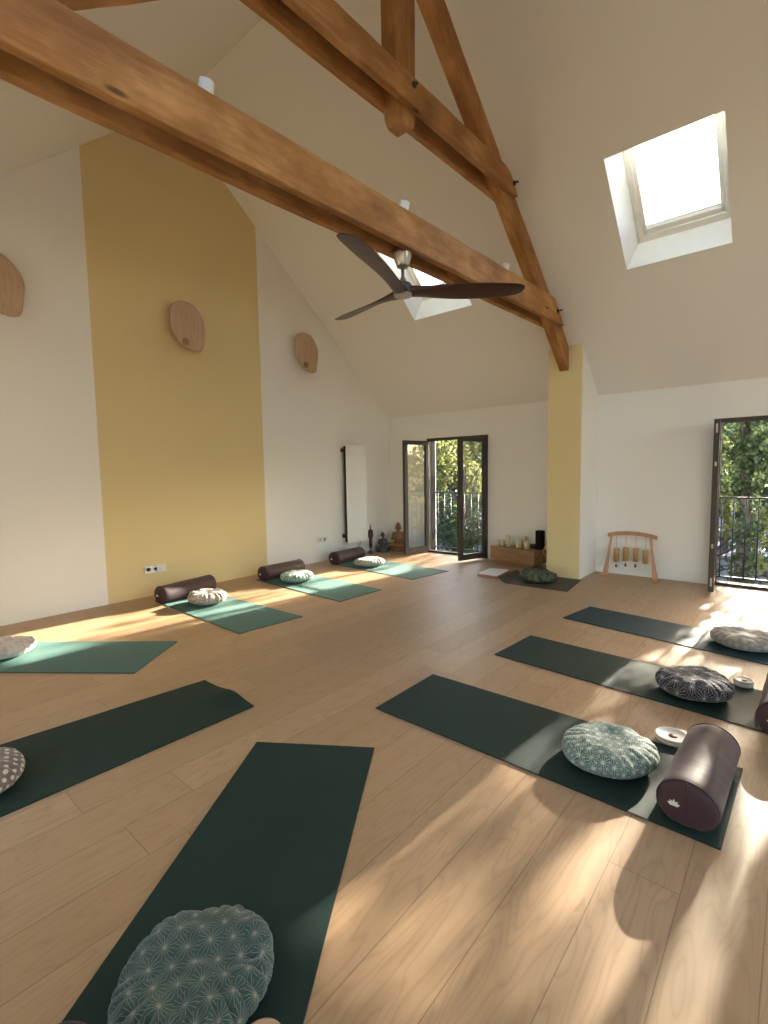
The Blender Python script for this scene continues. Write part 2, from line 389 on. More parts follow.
for i, (a, b) in enumerate(DOORS):
    f = MB(); X0, X1, w = E + .005, E + .085, .05
    f.box((X0, a, 0), (X1, a + w, DH)); f.box((X0, b - w, 0), (X1, b, DH)); f.box((X0, a + w, DH - w), (X1, b - w, DH)); f.box((X0, a + w, 0), (X1, b - w, .035))
    X2 = E + T - .05
    g = MB(); g.box((X1, a, 0), (X2, a + .02, DH)); g.box((X1, b - .02, 0), (X2, b, DH)); g.box((X1, a + .02, DH - .02), (X2, b - .02, DH)); g.box((X1, a + .02, 0), (E + T, b - .02, .006))
    d = f.build('door_%d' % (i + 1), M_BRONZE, bevel=.004)
    g.build('outer_lining', bpy.data.materials.get('dull lining') or plain('dull lining', (.03, .028, .026, 1), .95, 0, .05), d)
    struct(d, ['glazed double balcony door by the statues, both leaves open', 'glazed double balcony door at right edge, opened inward', 'unseen glazed double balcony door outside the frame, added for daylight'][i], 'door')
    hx = E - .02
    if i == 0:
        leaf(d, (hx, b - .035, 0), math.atan2(.08, -.58), 1, False); leaf(d, (hx, a + .03, 0), math.atan2(.165, -.565), -1)
    elif i == 1:
        leaf(d, (hx, b - .015, 0), math.atan2(-.055, -.59), 1, False, True); leaf(d, (hx, a + .03, 0), math.atan2(.275, -.535), -1)
    else:
        leaf(d, (hx + .06, b - .045, 0), -PI / 2, 1); leaf(d, (hx + .06, a + .045, 0), PI / 2, 1, False)
# simple frames in the unseen openings behind the camera, added for daylight
def plain_frame(name, P, label):
    f = MB()
    for a, b in P: f.box(a, b)
    struct(f.build(name, M_BRONZE), label, 'window')
n = 7
for (a, b, z0, z1) in LOPS:
    plain_frame('window_%d' % n, [((WX - .1, a, z0), (WX - .03, a + .06, z1)), ((WX - .1, b - .06, z0), (WX - .03, b, z1)), ((WX - .1, a, z1 - .06), (WX - .03, b, z1)), ((WX - .1, (a + b) / 2 - .05, z0), (WX - .03, (a + b) / 2 + .05, z1))], 'unseen window opening behind the camera on the low wall, added for daylight'); n += 1
for a, b, h in REAR:
    plain_frame('window_%d' % n, [((a, BY - .1, 0), (a + .05, BY - .03, h)), ((b - .05, BY - .1, 0), (b, BY - .03, h)), ((a, BY - .1, h - .06), (b, BY - .03, h)), ((a, BY - .1, 0), (b, BY - .03, .05))], 'unseen window opening behind the camera in the rear gable, added for daylight'); n += 1
# balcony railings ------------------------------------------------------------
def railing(a, b, label):
    x = E + T - .03
    t = thing('balcony_railing', label, 'railing', (x, (a + b) / 2, 0), 0, 'balcony railings')
    L = (b - a) / 2
    r = MB(); r.box((-.02, -L, 1.085), (.02, L, 1.105)); r.build('handrail', M_RAIL, t, bevel=.003)
    r = MB(); r.box((-.012, -L, .055), (.012, L, .075)); r.build('bottom_rail', M_RAIL, t)
    k = int((b - a) / .14)
    for j in range(k + 1):
        y = -L + .06 + j * ((b - a - .12) / k); r = MB(); r.tube([(0, y, .07), (0, y, 1.09)], .0085, 8); r.build('baluster', M_RAIL, t)
railing(*DOORS[0], 'dark steel railing outside the balcony door by the statues')
railing(*DOORS[1], 'dark steel railing outside the balcony door at right edge')

# ================================================================= ROOF TRUSS
truss = thing('roof_truss', 'heavy brown timber roof truss crossing the room under the ceiling', 'roof truss', (RX, 2.45, 0))
def timber(name, p0, p1, poly, y0, y1, wob=.004, seed=0):
    """poly: outline in XZ; local x runs p0 -> p1"""
    ang = math.atan2(p1[1] - p0[1], p1[0] - p0[0]); c, s = math.cos(ang), math.sin(ang)
    loc = [((x - p0[0]) * c + (z - p0[1]) * s, -(x - p0[0]) * s + (z - p0[1]) * c) for x, z in poly]
    bm = bmesh.new(); vs = [bm.verts.new((x, 0, z)) for x, z in loc]; f = bm.faces.new(vs)
    r = bmesh.ops.extrude_face_region(bm, geom=[f]); 
    for v in r['geom']:
        if isinstance(v, bmesh.types.BMVert): v.co.y += (y1 - y0)
    bmesh.ops.recalc_face_normals(bm, faces=bm.faces)
    xs = [v.co.x for v in bm.verts]; x = min(xs) + .16
    while x < max(xs) - .05:
        bmesh.ops.bisect_plane(bm, geom=list(bm.verts) + list(bm.edges) + list(bm.faces), plane_co=(x, 0, 0), plane_no=(1, 0, 0)); x += .16
    me = bpy.data.meshes.new(name); 
    for v in bm.verts:
        d = noise.noise_vector(Vector((v.co.x * 3 + seed * 7.3, v.co.y * 9, v.co.z * 5 + seed)))
        v.co.y += d.y * wob; v.co.z += d.z * wob * 1.4
    bm.to_mesh(me); bm.free(); me.materials.append(M_TIMBER)
    o = bpy.data.objects.new(name, me); COL.objects.link(o); o.parent = truss
    o.location = (p0[0] - RX, y0 - 2.45, p0[1]); o.rotation_euler = (0, -ang, 0)
    b = o.modifiers.new('bevel', 'BEVEL'); b.width = .009; b.segments = 2; b.limit_method = 'ANGLE'; b.angle_limit = .7
    return o
tb = lambda x: 3.112 + .0285 * x
tt = lambda x: 3.372 + .0320 * x
tie = [(.2, tb(.2)), (6.30, tb(6.30)), (5.99, tt(5.99) - .01), (5.80, tt(5.8)), (.72, tt(.72)), (.52, tt(.52) - .03)]
for k, (a, b) in enumerate(((2.338, 2.398), (2.512, 2.572))): timber('tie_beam', (.2, tb(.2)), (6.3, tb(6.3)), tie, a, b, seed=k)
cb = lambda x: 4.155 + .031 * x
ct = lambda x: 4.375 + .028 * x
col = [(1.56, cb(1.56)), (4.97, cb(4.97)), (4.80, ct(4.8) - .03), (4.70, ct(4.7)), (1.86, ct(1.86)), (1.74, ct(1.74) - .03)]
for k, (a, b) in enumerate(((2.338, 2.398), (2.512, 2.572))): timber('collar_beam', (1.56, cb(1.56)), (4.97, cb(4.97)), col, a, b, seed=3 + k)
raf = [(6.64, 2.795), (6.64, 3.09), (6.49, 3.225), (RX, 5.70), (RX, 5.42)]
timber('rafter', (6.64, 2.795), (RX, 5.42), raf, 2.396, 2.514, .005, 6)
timber('rafter', (2 * RX - 6.64, 2.74), (RX, 5.365), [(2 * RX - x, z - .055) for x, z in raf], 2.396, 2.514, .005, 8)
timber('king_post', (3.14, 4.1), (3.14, 5.7), [(3.045, 4.165), (3.09, 4.125), (3.205, 4.125), (3.25, 4.165), (3.265, 4.40), (3.27, 5.68), (3.02, 5.68), (3.025, 4.40)], 2.392, 2.535, .005, 9)
def bolt(x, z, y=2.338, pr=.035):
    b = MB(); b.tube([(x - RX, y - 2.45 + .01, z), (x - RX, y - 2.45 - pr, z)], .010, 8); b.tube([(x - RX, y - 2.45 + .004, z), (x - RX, y - 2.45 - .014, z)], .024, 6); b.build('bolt', M_DARK, truss)
bolt(3.17, 4.40); bolt(4.86, 4.40, pr=.05); bolt(6.07, 3.42, pr=.06)

# spotlights on the tie beam
M_SPOT = plain('white lamp body', (.82, .80, .76, 1), .4)
def spot(x, label):
    z = tt(x)
    t = thing('spotlight', label, 'spotlight', (x, 2.544, z - .004), 0, 'small white spotlights on the tie beam')
    b = MB(); b.lathe([(.0, .0), (.026, 0), (.026, .012), (.010, .016), (.010, .05), (0, .05)], 20); b.build('base', M_SPOT, t)
    Mx = Matrix.Translation((0, 0, .135)) @ Matrix.Rotation(.30, 4, 'X')
    b = MB(); b.lathe([(0, -.085), (.034, -.085), (.040, -.075), (.040, .06), (.037, .068), (.033, .066), (.032, .04), (0, .04)], 24, M=Mx); b.build('lamp_head', M_SPOT, t)
spot(1.545, 'white spotlight on the tie beam, nearest to the yellow stripe'); spot(3.285, 'white spotlight on the tie beam, straight above the ceiling fan'); spot(5.08, 'white spotlight on the tie beam, beside the rafter')

# ================================================================= CEILING FAN
FX, FY, FZ = 3.155, 2.455, 2.915
fan = thing('ceiling_fan', 'three-bladed dark walnut ceiling fan hanging under the tie beam', 'ceiling fan', (FX, FY, 0))
b = MB(); b.lathe([(0, 3.215), (.078, 3.215), (.078, 3.195), (.050, 3.115), (.046, 3.105), (0, 3.105)], 32); b.build('canopy', M_STEEL, fan)
b = MB(); b.lathe([(0, 3.11), (.013, 3.11), (.013, 3.03), (.018, 3.025), (.034, 2.985), (.036, 2.975), (0, 2.975)], 24); b.build('down_rod', M_STEEL, fan)
b = MB(); b.lathe([(0, 2.978), (.060, 2.978), (.070, 2.965), (.074, 2.90), (.080, 2.895), (0, 2.895)], 32); b.build('motor', plain('motor grey', (.20, .20, .23, 1), .35, .7), fan)
b = MB(); b.lathe([(0, 2.880), (.060, 2.878), (.072, 2.884), (.076, 2.897), (0, 2.897)], 32); b.build('hub_plate', M_STEEL, fan)
def blade(ang):
    # local x outwards; carved aerofoil with pitch, thick at the hub
    st = [(.00, .050, .085, 0.10), (.08, .048, .070, .15), (.17, .050, .048, .28), (.30, .063, .030, .36), (.45, .075, .020, .33), (.62, .080, .015, .28), (.78, .074, .012, .24), (.88, .068, .010, .22), (.932, .050, .008, .20), (.95, .012, .005, .20)]
    vs = []; fs = []; n = 20
    for x, hw, th, pit in st:
        lead = .012 * math.sin(x / .95 * PI)
        for j in range(n):
            q = 2 * PI * j / n; y = hw * math.cos(q); z = th / 2 * math.sin(q) * (1 - .35 * math.cos(q))
            y *= 1.3; vs.append((x * 1.04, y * math.cos(pit) + z * math.sin(pit) + lead, -y * math.sin(pit) + z * math.cos(pit) + .0 + .035 * x))
    for i in range(len(st) - 1):
        for j in range(n): fs.append((i * n + j, i * n + (j + 1) % n, (i + 1) * n + (j + 1) % n, (i + 1) * n + j))
    fs.append(tuple(range(n))); fs.append(tuple((len(st) - 1) * n + j for j in range(n)))
    m = MB(); m.mesh(vs, fs, 0, True); o = m.build('blade', M_WALNUT, fan); o.location = (0, 0, FZ); o.rotation_euler = (0, 0, ang)
    s = o.modifiers.new('s', 'SUBSURF'); s.levels = 1; s.render_levels = 1
for a in (-45, 76.5, 196.5): blade(math.radians(a))

# ================================================================= WALL LAMPS
OUT = [(-.181, .248), (-.078, .298), (.072, .284), (.18, .18), (.232, .047), (.216, -.115), (.188, -.246), (.15, -.283), (.07, -.292), (-.026, -.264), (-.131, -.194), (-.205, -.082), (-.229, .038), (-.212, .166)]
def smooth_closed(P, k=6):
    n = len(P); R = []
    for i in range(n):
        p0, p1, p2, p3 = (Vector(P[(i + j) % n]) for j in (-1, 0, 1, 2))
        for t in range(k):
            t /= k; R.append(.5 * ((2 * p1) + (p2 - p0) * t + (2 * p0 - 5 * p1 + 4 * p2 - p3) * t * t + (3 * p1 - p0 - 3 * p2 + p3) * t ** 3))
    return R
def wall_lamp(x, z, label):
    t = thing('wall_lamp', label, 'wall lamp', (x, G, z), 0, 'oval wooden wall lamps')
    P = smooth_closed(OUT); n = len(P); vs = []; fs = []
    for face, th in ((0, 0), (1, .012)):
        for s in (0.0, .35, .7, .93, 1.0):
            for p in P:
                r = (p * s); bulge = .045 * (1 - s * s)
                vs.append((r.x, -.13 - bulge + (th if face else 0), r.y))
    for face in (0, 1):
        o = face * 5 * n
        for i in range(4):
            for j in range(n): 
                q = (o + i * n + j, o + i * n + (j + 1) % n, o + (i + 1) * n + (j + 1) % n, o + (i + 1) * n + j); fs.append(q if face else q[::-1])
    for j in range(n): fs.append((4 * n + j, 4 * n + (j + 1) % n, 9 * n + (j + 1) % n, 9 * n + j))
    m = MB(); m.mesh(vs, fs, 0, True); m.build('shade', M_OAKLAMP, t)
    m = MB(); M = Matrix.Rotation(PI / 2, 4, 'X')
    m.lathe([(0, .0), (.055, .0), (.055, .02), (.018, .025), (.014, .12), (0, .12)], 24, M=Matrix.Translation((.0, -.001, .0)) @ M); m.build('wall_mount', M_WHITEPL, t)
    m = MB(); m.lathe([(0, 0), (.045, .0), (.045, .010), (.036, .014), (0, .014)], 28, M=Matrix.Translation((-.05, -.155, -.198)) @ M); m.build('knob', mat_grain('lamp knob wood', (.26, .14, .07), (.34, .2, .11), (10, 10, 2)) if 'lamp knob wood' not in bpy.data.materials else bpy.data.materials['lamp knob wood'], t)
wall_lamp(1.30, 3.375, 'oval wooden wall lamp cut by the left edge of the photo')
wall_lamp(3.243, 3.37, 'oval wooden wall lamp on the yellow stripe')
wall_lamp(5.21, 3.38, 'oval wooden wall lamp on the white wall right of the stripe')

# ================================================================= RADIATOR, OUTLETS
rad = thing('radiator', 'tall narrow white panel radiator on the gable wall', 'radiator', (6.28, G, 0))
m = MB(); m.box((-.255, -.135, .255), (.255, -.120, 1.975)); m.build('front_panel', M_RADI, rad, bevel=.004)
m = MB(); m.box((-.235, -.119, .275), (.235, -.05, 1.95)); m.build('casing', M_DARK, rad)
for z in (.36, 1.86):
    m = MB(); m.box((-.25, -.052, z), (.25, -.001, z + .035)); m.box((-.262, -.10, z - .01), (-.235, -.001, z + .05)); m.build('bracket', M_DARK, rad)
m = MB(); m.tube([(.12, -.08, .275), (.12, -.08, .20), (.12, -.07, .17), (.12, -.001, .165)], .010, 8); m.tube([(.12, -.08, .24), (.12, -.08, .19)], .02, 10); m.build('valve_pipe', M_WHITEPL, rad)
def outlet(x0, x1, z0, z1, gangs, label):
    t = thing('power_outlet', label, 'power outlet', ((x0 + x1) / 2, G, (z0 + z1) / 2), 0)
    w = (x1 - x0) / 2; h = (z1 - z0) / 2
    m = MB(); m.box((-w, -.012, -h), (w, -.0005, h)); m.build('cover_plate', M_WHITEPL, t, bevel=.003)
    step = 2 * w / gangs
    for k in range(gangs):
        cx = -w + step * (k + .5)
        M = Matrix.Translation((cx, -.0125, 0)) @ Matrix.Rotation(PI / 2, 4, 'X')
        if gangs == 3 and k == 2:
            m = MB(); m.box((cx - .03, -.017, -.03), (cx + .03, -.012, .03)); m.build('switch', M_WHITEPL, t, bevel=.002); continue
        m = MB(); m.lathe([(.022, .0), (.026, .002), (.022, .0022), (.021, -.0), (0, -.0)], 24, M=M); m.build('socket', plain('socket grey', (.62, .60, .56, 1), .5) if 'socket grey' not in bpy.data.materials else bpy.data.materials['socket grey'], t)
outlet(2.59, 2.86, .285, .382, 3, 'white triple power outlet low on the yellow stripe')
outlet(5.43, 5.63, .325, .42, 2, 'white double power outlet low on white wall by the radiator')

# ================================================================= MATS
def quad_mat(pts, mat, label, curl=None, th=.006, z0=.0005):
    """pts: four floor corners, order a-b (one end) c-d (other end)"""
    a, b, c, d = [Vector((*p, 0)) for p in pts]; ctr = (a + b + c + d) / 4
    nu, nv = 36, 14; vs = []; fs = []
    for k in (0, 1):
        for i in range(nu + 1):
            for j in range(nv + 1):
                u, v = i / nu, j / nv
                p = a.lerp(d, u).lerp(b.lerp(c, u), v)
                z = z0 + (curl(u, v) if curl else 0) + .0012 * (1 + noise.noise(Vector((p.x * 2.5, p.y * 2.5, 3)))) + k * th
                vs.append((p.x - ctr.x, p.y - ctr.y, z))
    N = (nu + 1) * (nv + 1); I = lambda k, i, j: k * N + i * (nv + 1) + j
    for i in range(nu):
        for j in range(nv):
            fs.append((I(0, i, j), I(0, i, j + 1), I(0, i + 1, j + 1), I(0, i + 1, j))); fs.append((I(1, i, j), I(1, i + 1, j), I(1, i + 1, j + 1), I(1, i, j + 1)))
    for i in range(nu):
        for j in (0, nv): fs.append((I(0, i, j), I(0, i + 1, j), I(1, i + 1, j), I(1, i, j)))
    for j in range(nv):
        for i in (0, nu): fs.append((I(0, i, j), I(0, i, j + 1), I(1, i, j + 1), I(1, i, j)))
    m = MB(); m.mesh(vs, fs, 0, True); o = m.build('yoga_mat', mat); o.location = (ctr.x, ctr.y, 0)
    e = o.modifiers.new('e', 'EDGE_SPLIT'); e.split_angle = .9
    return tag(o, label, 'yoga mat', 'yoga mats laid out on the floor')
quad_mat([(2.22, 1.99), (2.87, 2.0), (2.885, .155), (2.20, .175)], M_MAT, 'dark green yoga mat under the nearest large bolster at right')
quad_mat([(3.50, 1.83), (4.11, 1.79), (3.99, -.03), (3.37, -.01)], M_MAT, 'dark green yoga mat under the black and white cushion')
quad_mat([(4.81, 1.76), (5.38, 1.67), (5.12, -.14), (4.53, -.10)], M_MATB, 'dark teal yoga mat nearest to the right balcony door')
dl = Vector((-1.171, -.766)) * 1.30; 
quad_mat([(1.51, 2.25), (1.88, 1.70), (1.88 - 1.5, 1.70 - .98), (1.51 - 1.535, 2.25 - 1.004)], M_MAT, 'dark green yoga mat in the foreground with the star patterned cushion')
ce = lambda u, v: .030 * math.exp(-((u) / .05) ** 2) * (math.exp(-((v - .62) / .22) ** 2)) 
quad_mat([(1.76, 3.245), (1.75, 2.62), (-.09, 2.64), (-.08, 3.42)], M_MAT, 'dark green yoga mat at left under the brown flowered cushion', ce)
quad_mat([(1.49, 3.79), (2.04, 4.21), (.93, 5.62), (.40, 5.22)], M_MAT_SUNLIT, 'green yoga mat at far left under the pale cushion')
quad_mat([(2.51, 3.95), (3.23, 3.89), (3.20, 5.82), (2.56, 5.80)], M_MAT_SUNLIT, 'green yoga mat by the wall in front of the triple power outlet')
quad_mat([(3.88, 4.0), (4.61, 3.99), (4.70, 5.78), (3.98, 5.80)], M_MAT_SUNLIT, 'green yoga mat middle of the three along gable wall')
quad_mat([(5.30, 4.03), (6.08, 3.93), (6.20, 5.78), (5.45, 5.80)], M_MAT_SUNLIT, 'green yoga mat in front of the tall radiator')
def ck(u, v): 
    return .055 * max(0, (u - .86) / .14) ** 2 * (.6 + .6 * (1 - v))
quad_mat([(5.88, 2.10), (6.62, 2.18), (6.60, 3.10), (5.84, 3.00)], M_MATG, 'charcoal grey mat at the foot of the yellow pier', ck)
def rolled():
    m = MB(); pts = []
    for k in range(40):
        a = k / 39 * 2.3 * 2 * PI; r = .012 + .0026 * a; pts.append((r * math.cos(a), r * math.sin(a)))
    return pts
# small dark roll at the curled corner belongs to the mat: shown by the curl only

# ================================================================= CUSHIONS
def cushion(c, R, H, mat, label, rz=0, pleats=26, dim=.35, seed=0, res=1, tilt=0, amp=1.):
    nu, nv = (192, 56) if res > 1 else (128, 36)
    vs = []; fs = []; uvs = []
    ts = [PI * (.5 - .5 * math.cos(PI * i / nv)) for i in range(nv + 1)]
    pr = [(R * math.sin(t) ** .62 if 0 < t < PI - 1e-6 else 0., H / 2 * (abs(math.cos(t)) ** .8) * (1 if t < PI / 2 else -1)) for t in ts]
    arc = [0.]
    for a, b in zip(pr, pr[1:]): arc.append(arc[-1] + math.hypot(a[0] - b[0], a[1] - b[1]))
    for i in range(nv + 1):
        t = ts[i]
        for j in range(nu):
            q = 2 * PI * j / nu
            sn, cs = math.sin(t), math.cos(t)
            r = R * (abs(sn) ** .62); z = H / 2 * (1 + (abs(cs) ** .80) * (1 if cs > 0 else -1))
            # uneven outline and soft slump
            ph = seed * 1.7
            r *= 1 + .030 * math.sin(2 * q + ph) + .018 * math.sin(3 * q + ph * 2.1) + .012 * math.sin(5 * q + ph)
            band = math.exp(-((t - .50 * PI) / (.20 * PI)) ** 2) ; bt = math.exp(-((t - .33 * PI) / (.14 * PI)) ** 2)
            jig = .5 * noise.noise(Vector((math.cos(q) * 2.2, math.sin(q) * 2.2, seed * 3.1)))
            fold = abs(math.sin(pleats / 2 * q + 2.5 * jig + .5 * math.sin(t)))
            g = (.22 + .78 * (.5 + .5 * math.cos(q + rz - math.atan2(-c[1], -c[0]) + .35 * (seed % 3 - 1)))) * (1 - fold) ** 2.2 * 1.3 * (.55 + .9 * abs(noise.noise(Vector((round(pleats * q / 2 / PI) * 1.37, seed, 0)))))
            r -= R * amp * .038 * g * (.8 * bt + band); z -= H * amp * .14 * g * bt * (1 if cs > 0 else -.3)
            # dimpled, rumpled top
            if cs > 0:
                rr = r / R
                z -= H * dim * .30 * math.exp(-(rr / .42) ** 2) * cs
                z += H * .13 * amp * noise.noise(Vector((r * math.cos(q) * 9 + seed, r * math.sin(q) * 9, seed))) * (1 - math.exp(-(rr / .3) ** 2) * .3)
                z += H * .06 * amp * noise.noise(Vector((r * math.cos(q) * 22 + seed, r * math.sin(q) * 22, seed + 5)))
            z = max(z, .002 if cs < 0 else z); z += tilt * r * math.cos(q) * max(cs, 0)
            vs.append((r * math.cos(q), r * math.sin(q), z)); ar = arc[i]
            uvs.append((ar * math.cos(q), ar * math.sin(q)))
    for i in range(nv):
        for j in range(nu): fs.append((i * nu + j, (i + 1) * nu + j, (i + 1) * nu + (j + 1) % nu, i * nu + (j + 1) % nu))
    me = bpy.data.meshes.new('zafu_cushion'); me.from_pydata(vs, [], fs); me.materials.append(mat)
    ul = me.uv_layers.new(name='UVMap')
    li = np.empty(len(me.loops), dtype=np.int32); me.loops.foreach_get('vertex_index', li)
    ul.data.foreach_set('uv', np.array(uvs, dtype=np.float32)[li].ravel())
    me.polygons.foreach_set('use_smooth', [True] * len(me.polygons)); me.update()
    o = bpy.data.objects.new('meditation_cushion', me); COL.objects.link(o); o.location = (c[0], c[1], .0085); o.rotation_euler = (0, 0, rz)
    return tag(o, label, 'cushion', 'round meditation cushions')
PD = mat_pattern('green star cotton', (.024, .056, .045, 1), (.028, .066, .064, 1), (.30, .27, .23, 1), s=.064, rays=16, w=.00055, rmax=.035, amt=.7, kind='burst')
PA = mat_pattern('sage asanoha cotton', (.065, .120, .098, 1), (.09, .15, .125, 1), (.50, .56, .48, 1), s=.056, rays=12, w=.0012, rmax=.030, amt=.85)
PB = mat_pattern('black line cotton', (.017, .012, .014, 1), (.022, .016, .018, 1), (.50, .47, .46, 1), s=.100, rays=16, w=.0008, rmax=.054, amt=.8, kind='burst')
PC = mat_pattern('grey blossom cotton', (.22, .195, .155, 1), (.27, .24, .195, 1), (.36, .33, .28, 1), s=.060, rays=8, w=.004, rmax=.022, amt=.6, kind='plain')
PE = mat_pattern('brown flower cotton', (.19, .155, .13, 1), (.13, .095, .08, 1), (.55, .52, .44, 1), s=.042, rays=6, w=.004, rmax=.0105, amt=.9, kind='dots')
PG = mat_pattern('pale rose cotton', (.62, .56, .50, 1), (.42, .36, .32, 1), (.66, .62, .58, 1), s=.05, rays=6, w=.003, rmax=.018, amt=.5, kind='dots')
PH = mat_pattern('beige leaf cotton', (.40, .33, .26, 1), (.22, .165, .12, 1), (.62, .55, .46, 1), s=.045, rays=8, w=.003, rmax=.014, amt=.7, kind='dots')
PI_ = mat_pattern('mint dot cotton', (.20, .31, .26, 1), (.24, .36, .30, 1), (.62, .68, .60, 1), s=.05, rays=6, w=.004, rmax=.010, amt=.8, kind='dots')
PJ = mat_pattern('pale grey cotton', (.30, .31, .27, 1), (.24, .25, .215, 1), (.42, .42, .38, 1), s=.05, rays=8, w=.003, rmax=.014, amt=.6, kind='dots')
PK = mat_blotch('dark jungle cotton', [(.008, .022, .017), (.014, .042, .032), (.035, .065, .045), (.15, .12, .06), (.012, .03, .022), (.010, .028, .020)], 11, .45)
cushion((.612, 1.262), .220, .112, PD, 'green star patterned round cushion in the foreground', math.radians(20), 30, .25, 1, 2, amp=1.6)
cushion((2.545, .69), .225, .122, PA, 'sage green star patterned round cushion beside the nearest large bolster', .4, 24, .35, 2, 2, amp=.9)
cushion((3.69, .475), .222, .132, PB, 'black round cushion with white line pattern', 1.1, 22, .4, 3, 2, amp=1.)
cushion((4.93, .30), .235, .125, PC, 'plain grey beige round cushion nearest to the right balcony door', .3, 22, .3, 4)
cushion((.385, 2.955), .215, .13, PE, 'brown round cushion with white flowers at the left edge', .3, 24, .3, 5)
cushion((.955, 5.06), .225, .125, PG, 'pale off-white round cushion at the far left edge', .5, 22, .3, 6, amp=1.3)
cushion((2.90, 5.20), .215, .145, PH, 'beige patterned round cushion under the triple power outlet', .9, 20, .5, 7, amp=1.3)
cushion((4.29, 5.27), .235, .125, PI_, 'mint green round cushion between beige and pale grey ones', .2, 24, .3, 8)
cushion((5.70, 5.19), .245, .125, PJ, 'pale grey round cushion in front of the radiator', .6, 24, .3, 9)
cushion((6.19, 2.60), .235, .150, PK, 'dark green floral round cushion on the charcoal mat', .1, 14, .5, 10, amp=2.2)

# ================================================================= BOLSTERS
def bolster(c, rz, label, L=.66, R=.112, logo=True):
    t = thing('bolster', label, 'bolster', (c[0], c[1], .0115), rz, 'aubergine yoga bolsters')
    prof = [(-L / 2, 0), (-L / 2, .3), (-L / 2 - .001, .6), (-L / 2 + .001, .85), (-L / 2 + .008, .95), (-L / 2 + .024, 1.0)]
    k = 20; prof += [(-L / 2 + .05 + (L - .10) * i / k, 1.0) for i in range(k + 1)]
    prof += [(L / 2 - .024, 1.0), (L / 2 - .008, .95), (L / 2 - .001, .85), (L / 2 + .001, .6), (L / 2, .3), (L / 2, 0)]
    n = 56; vs = []; fs = []
    for x, s in prof:
        for j in range(n):
            q = 2 * PI * j / n; y = R * 1.06 * s * math.cos(q); z = R * .95 * s * math.sin(q)
            if z < -R * .80: z = -R * .80 + (z + R * .80) * .15
            w = .006 * noise.noise(Vector((x * 5, math.cos(q) * 1.5, math.sin(q) * 1.5 + c[0]))) * s
            vs.append((x, y * (1 + w * 5), z * (1 + w * 5) + R * .832))
    for i in range(len(prof) - 1):
        for j in range(n): fs.append((i * n + j, i * n + (j + 1) % n, (i + 1) * n + (j + 1) % n, (i + 1) * n + j))
    m = MB(); m.mesh(vs, fs, 0, True); m.build('cover', M_BOL, t)
    for sx in (-1, 1):
        m = MB(); ring = []
        for j in range(57):
            q = 2 * PI * j / 56; z = R * .935 * math.sin(q)
            if z < -R * .80: z = -R * .80 + (z + R * .8) * .15
            ring.append((sx * (L / 2 - .012), R * 1.04 * math.cos(q), z + R * .832))
        m.tube(ring, .0035, 6, cap=False); m.build('piping', M_BOL, t)
    m = MB(); m.box((-L / 2 - .0045, -.002, .03), (-L / 2 - .001, .002, .19)); m.build('seam', M_BOL, t)
    if logo:
        m = MB(); zc = .075; yc = .045
        for a, l in ((0, .030), (.62, .027), (-.62, .027), (1.15, .026), (-1.15, .026)):
            P = [(0, 0), (-.007, l * .45), (0, l), (.007, l * .45)]
            m.prism([(-L / 2 - .003, yc + p[0] * math.cos(a) + p[1] * math.sin(a), zc - p[0] * math.sin(a) + p[1] * math.cos(a)) for p in P], (-.0015, 0, 0))
        m.build('lotus_emblem', bpy.data.materials.get('emblem white') or plain('emblem white', (.75, .72, .66, 1), .6), t)
    return t
bolster((2.555, .290), math.radians(-2), 'large dark aubergine bolster nearest to the camera on the right', .62, .108)
bolster((3.66, .005), math.radians(-2), 'dark aubergine bolster cut by the right edge of the photo')
bolster((.185, .985), math.radians(80), 'dark aubergine bolster barely showing at the bottom left', logo=False)
bolster((2.90, 5.68), math.radians(10), 'dark aubergine bolster against the yellow stripe', .73)
bolster((4.33, 5.65), math.radians(2), 'dark aubergine bolster behind the mint green cushion', .70)
bolster((5.75, 5.73), math.radians(6), 'dark aubergine bolster below the radiator', .70)

# round tins beside the cushions
M_TIN = plain('white lacquer', (.78, .74, .66, 1), .35); M_TAN = plain('tan card', (.45, .30, .19, 1), .6); M_MARK = plain('brown print', (.22, .08, .05, 1), .6)
def tin(c, r, h, mat, label, mark=True):
    t = thing('round_tin', label, 'tin', (c[0], c[1], .0075), 0, 'small round tins beside the cushions')
    m = MB(); m.lathe([(0, 0), (r, 0), (r + .001, .002), (r + .001, h * .6), (0, h * .6)], 40); m.build('tin_base', mat, t)
    m = MB(); m.lathe([(r + .001, h * .6), (r + .003, h * .62), (r + .003, h - .003), (r, h), (r - .006, h - .001), (r - .008, h - .004), (0, h - .004)], 40); m.build('lid', mat, t)
    if mark:
        m = MB(); m.lathe([(0, h - .004), (r * .28, h - .004), (r * .28, h - .002), (0, h - .001)], 20, c=(-.01, -.005, 0)); m.build('printed_mark', M_MARK, t)
tin((2.965, .475), .080, .030, M_TIN, 'wide flat white tin between the sage cushion and large bolster')
tin((4.03, .235), .055, .040, M_TIN, 'small white tin beside the black and white cushion')
tin((.64, .985), .055, .050, M_TAN, 'small tan tin at the bottom edge by the foreground cushion', False)

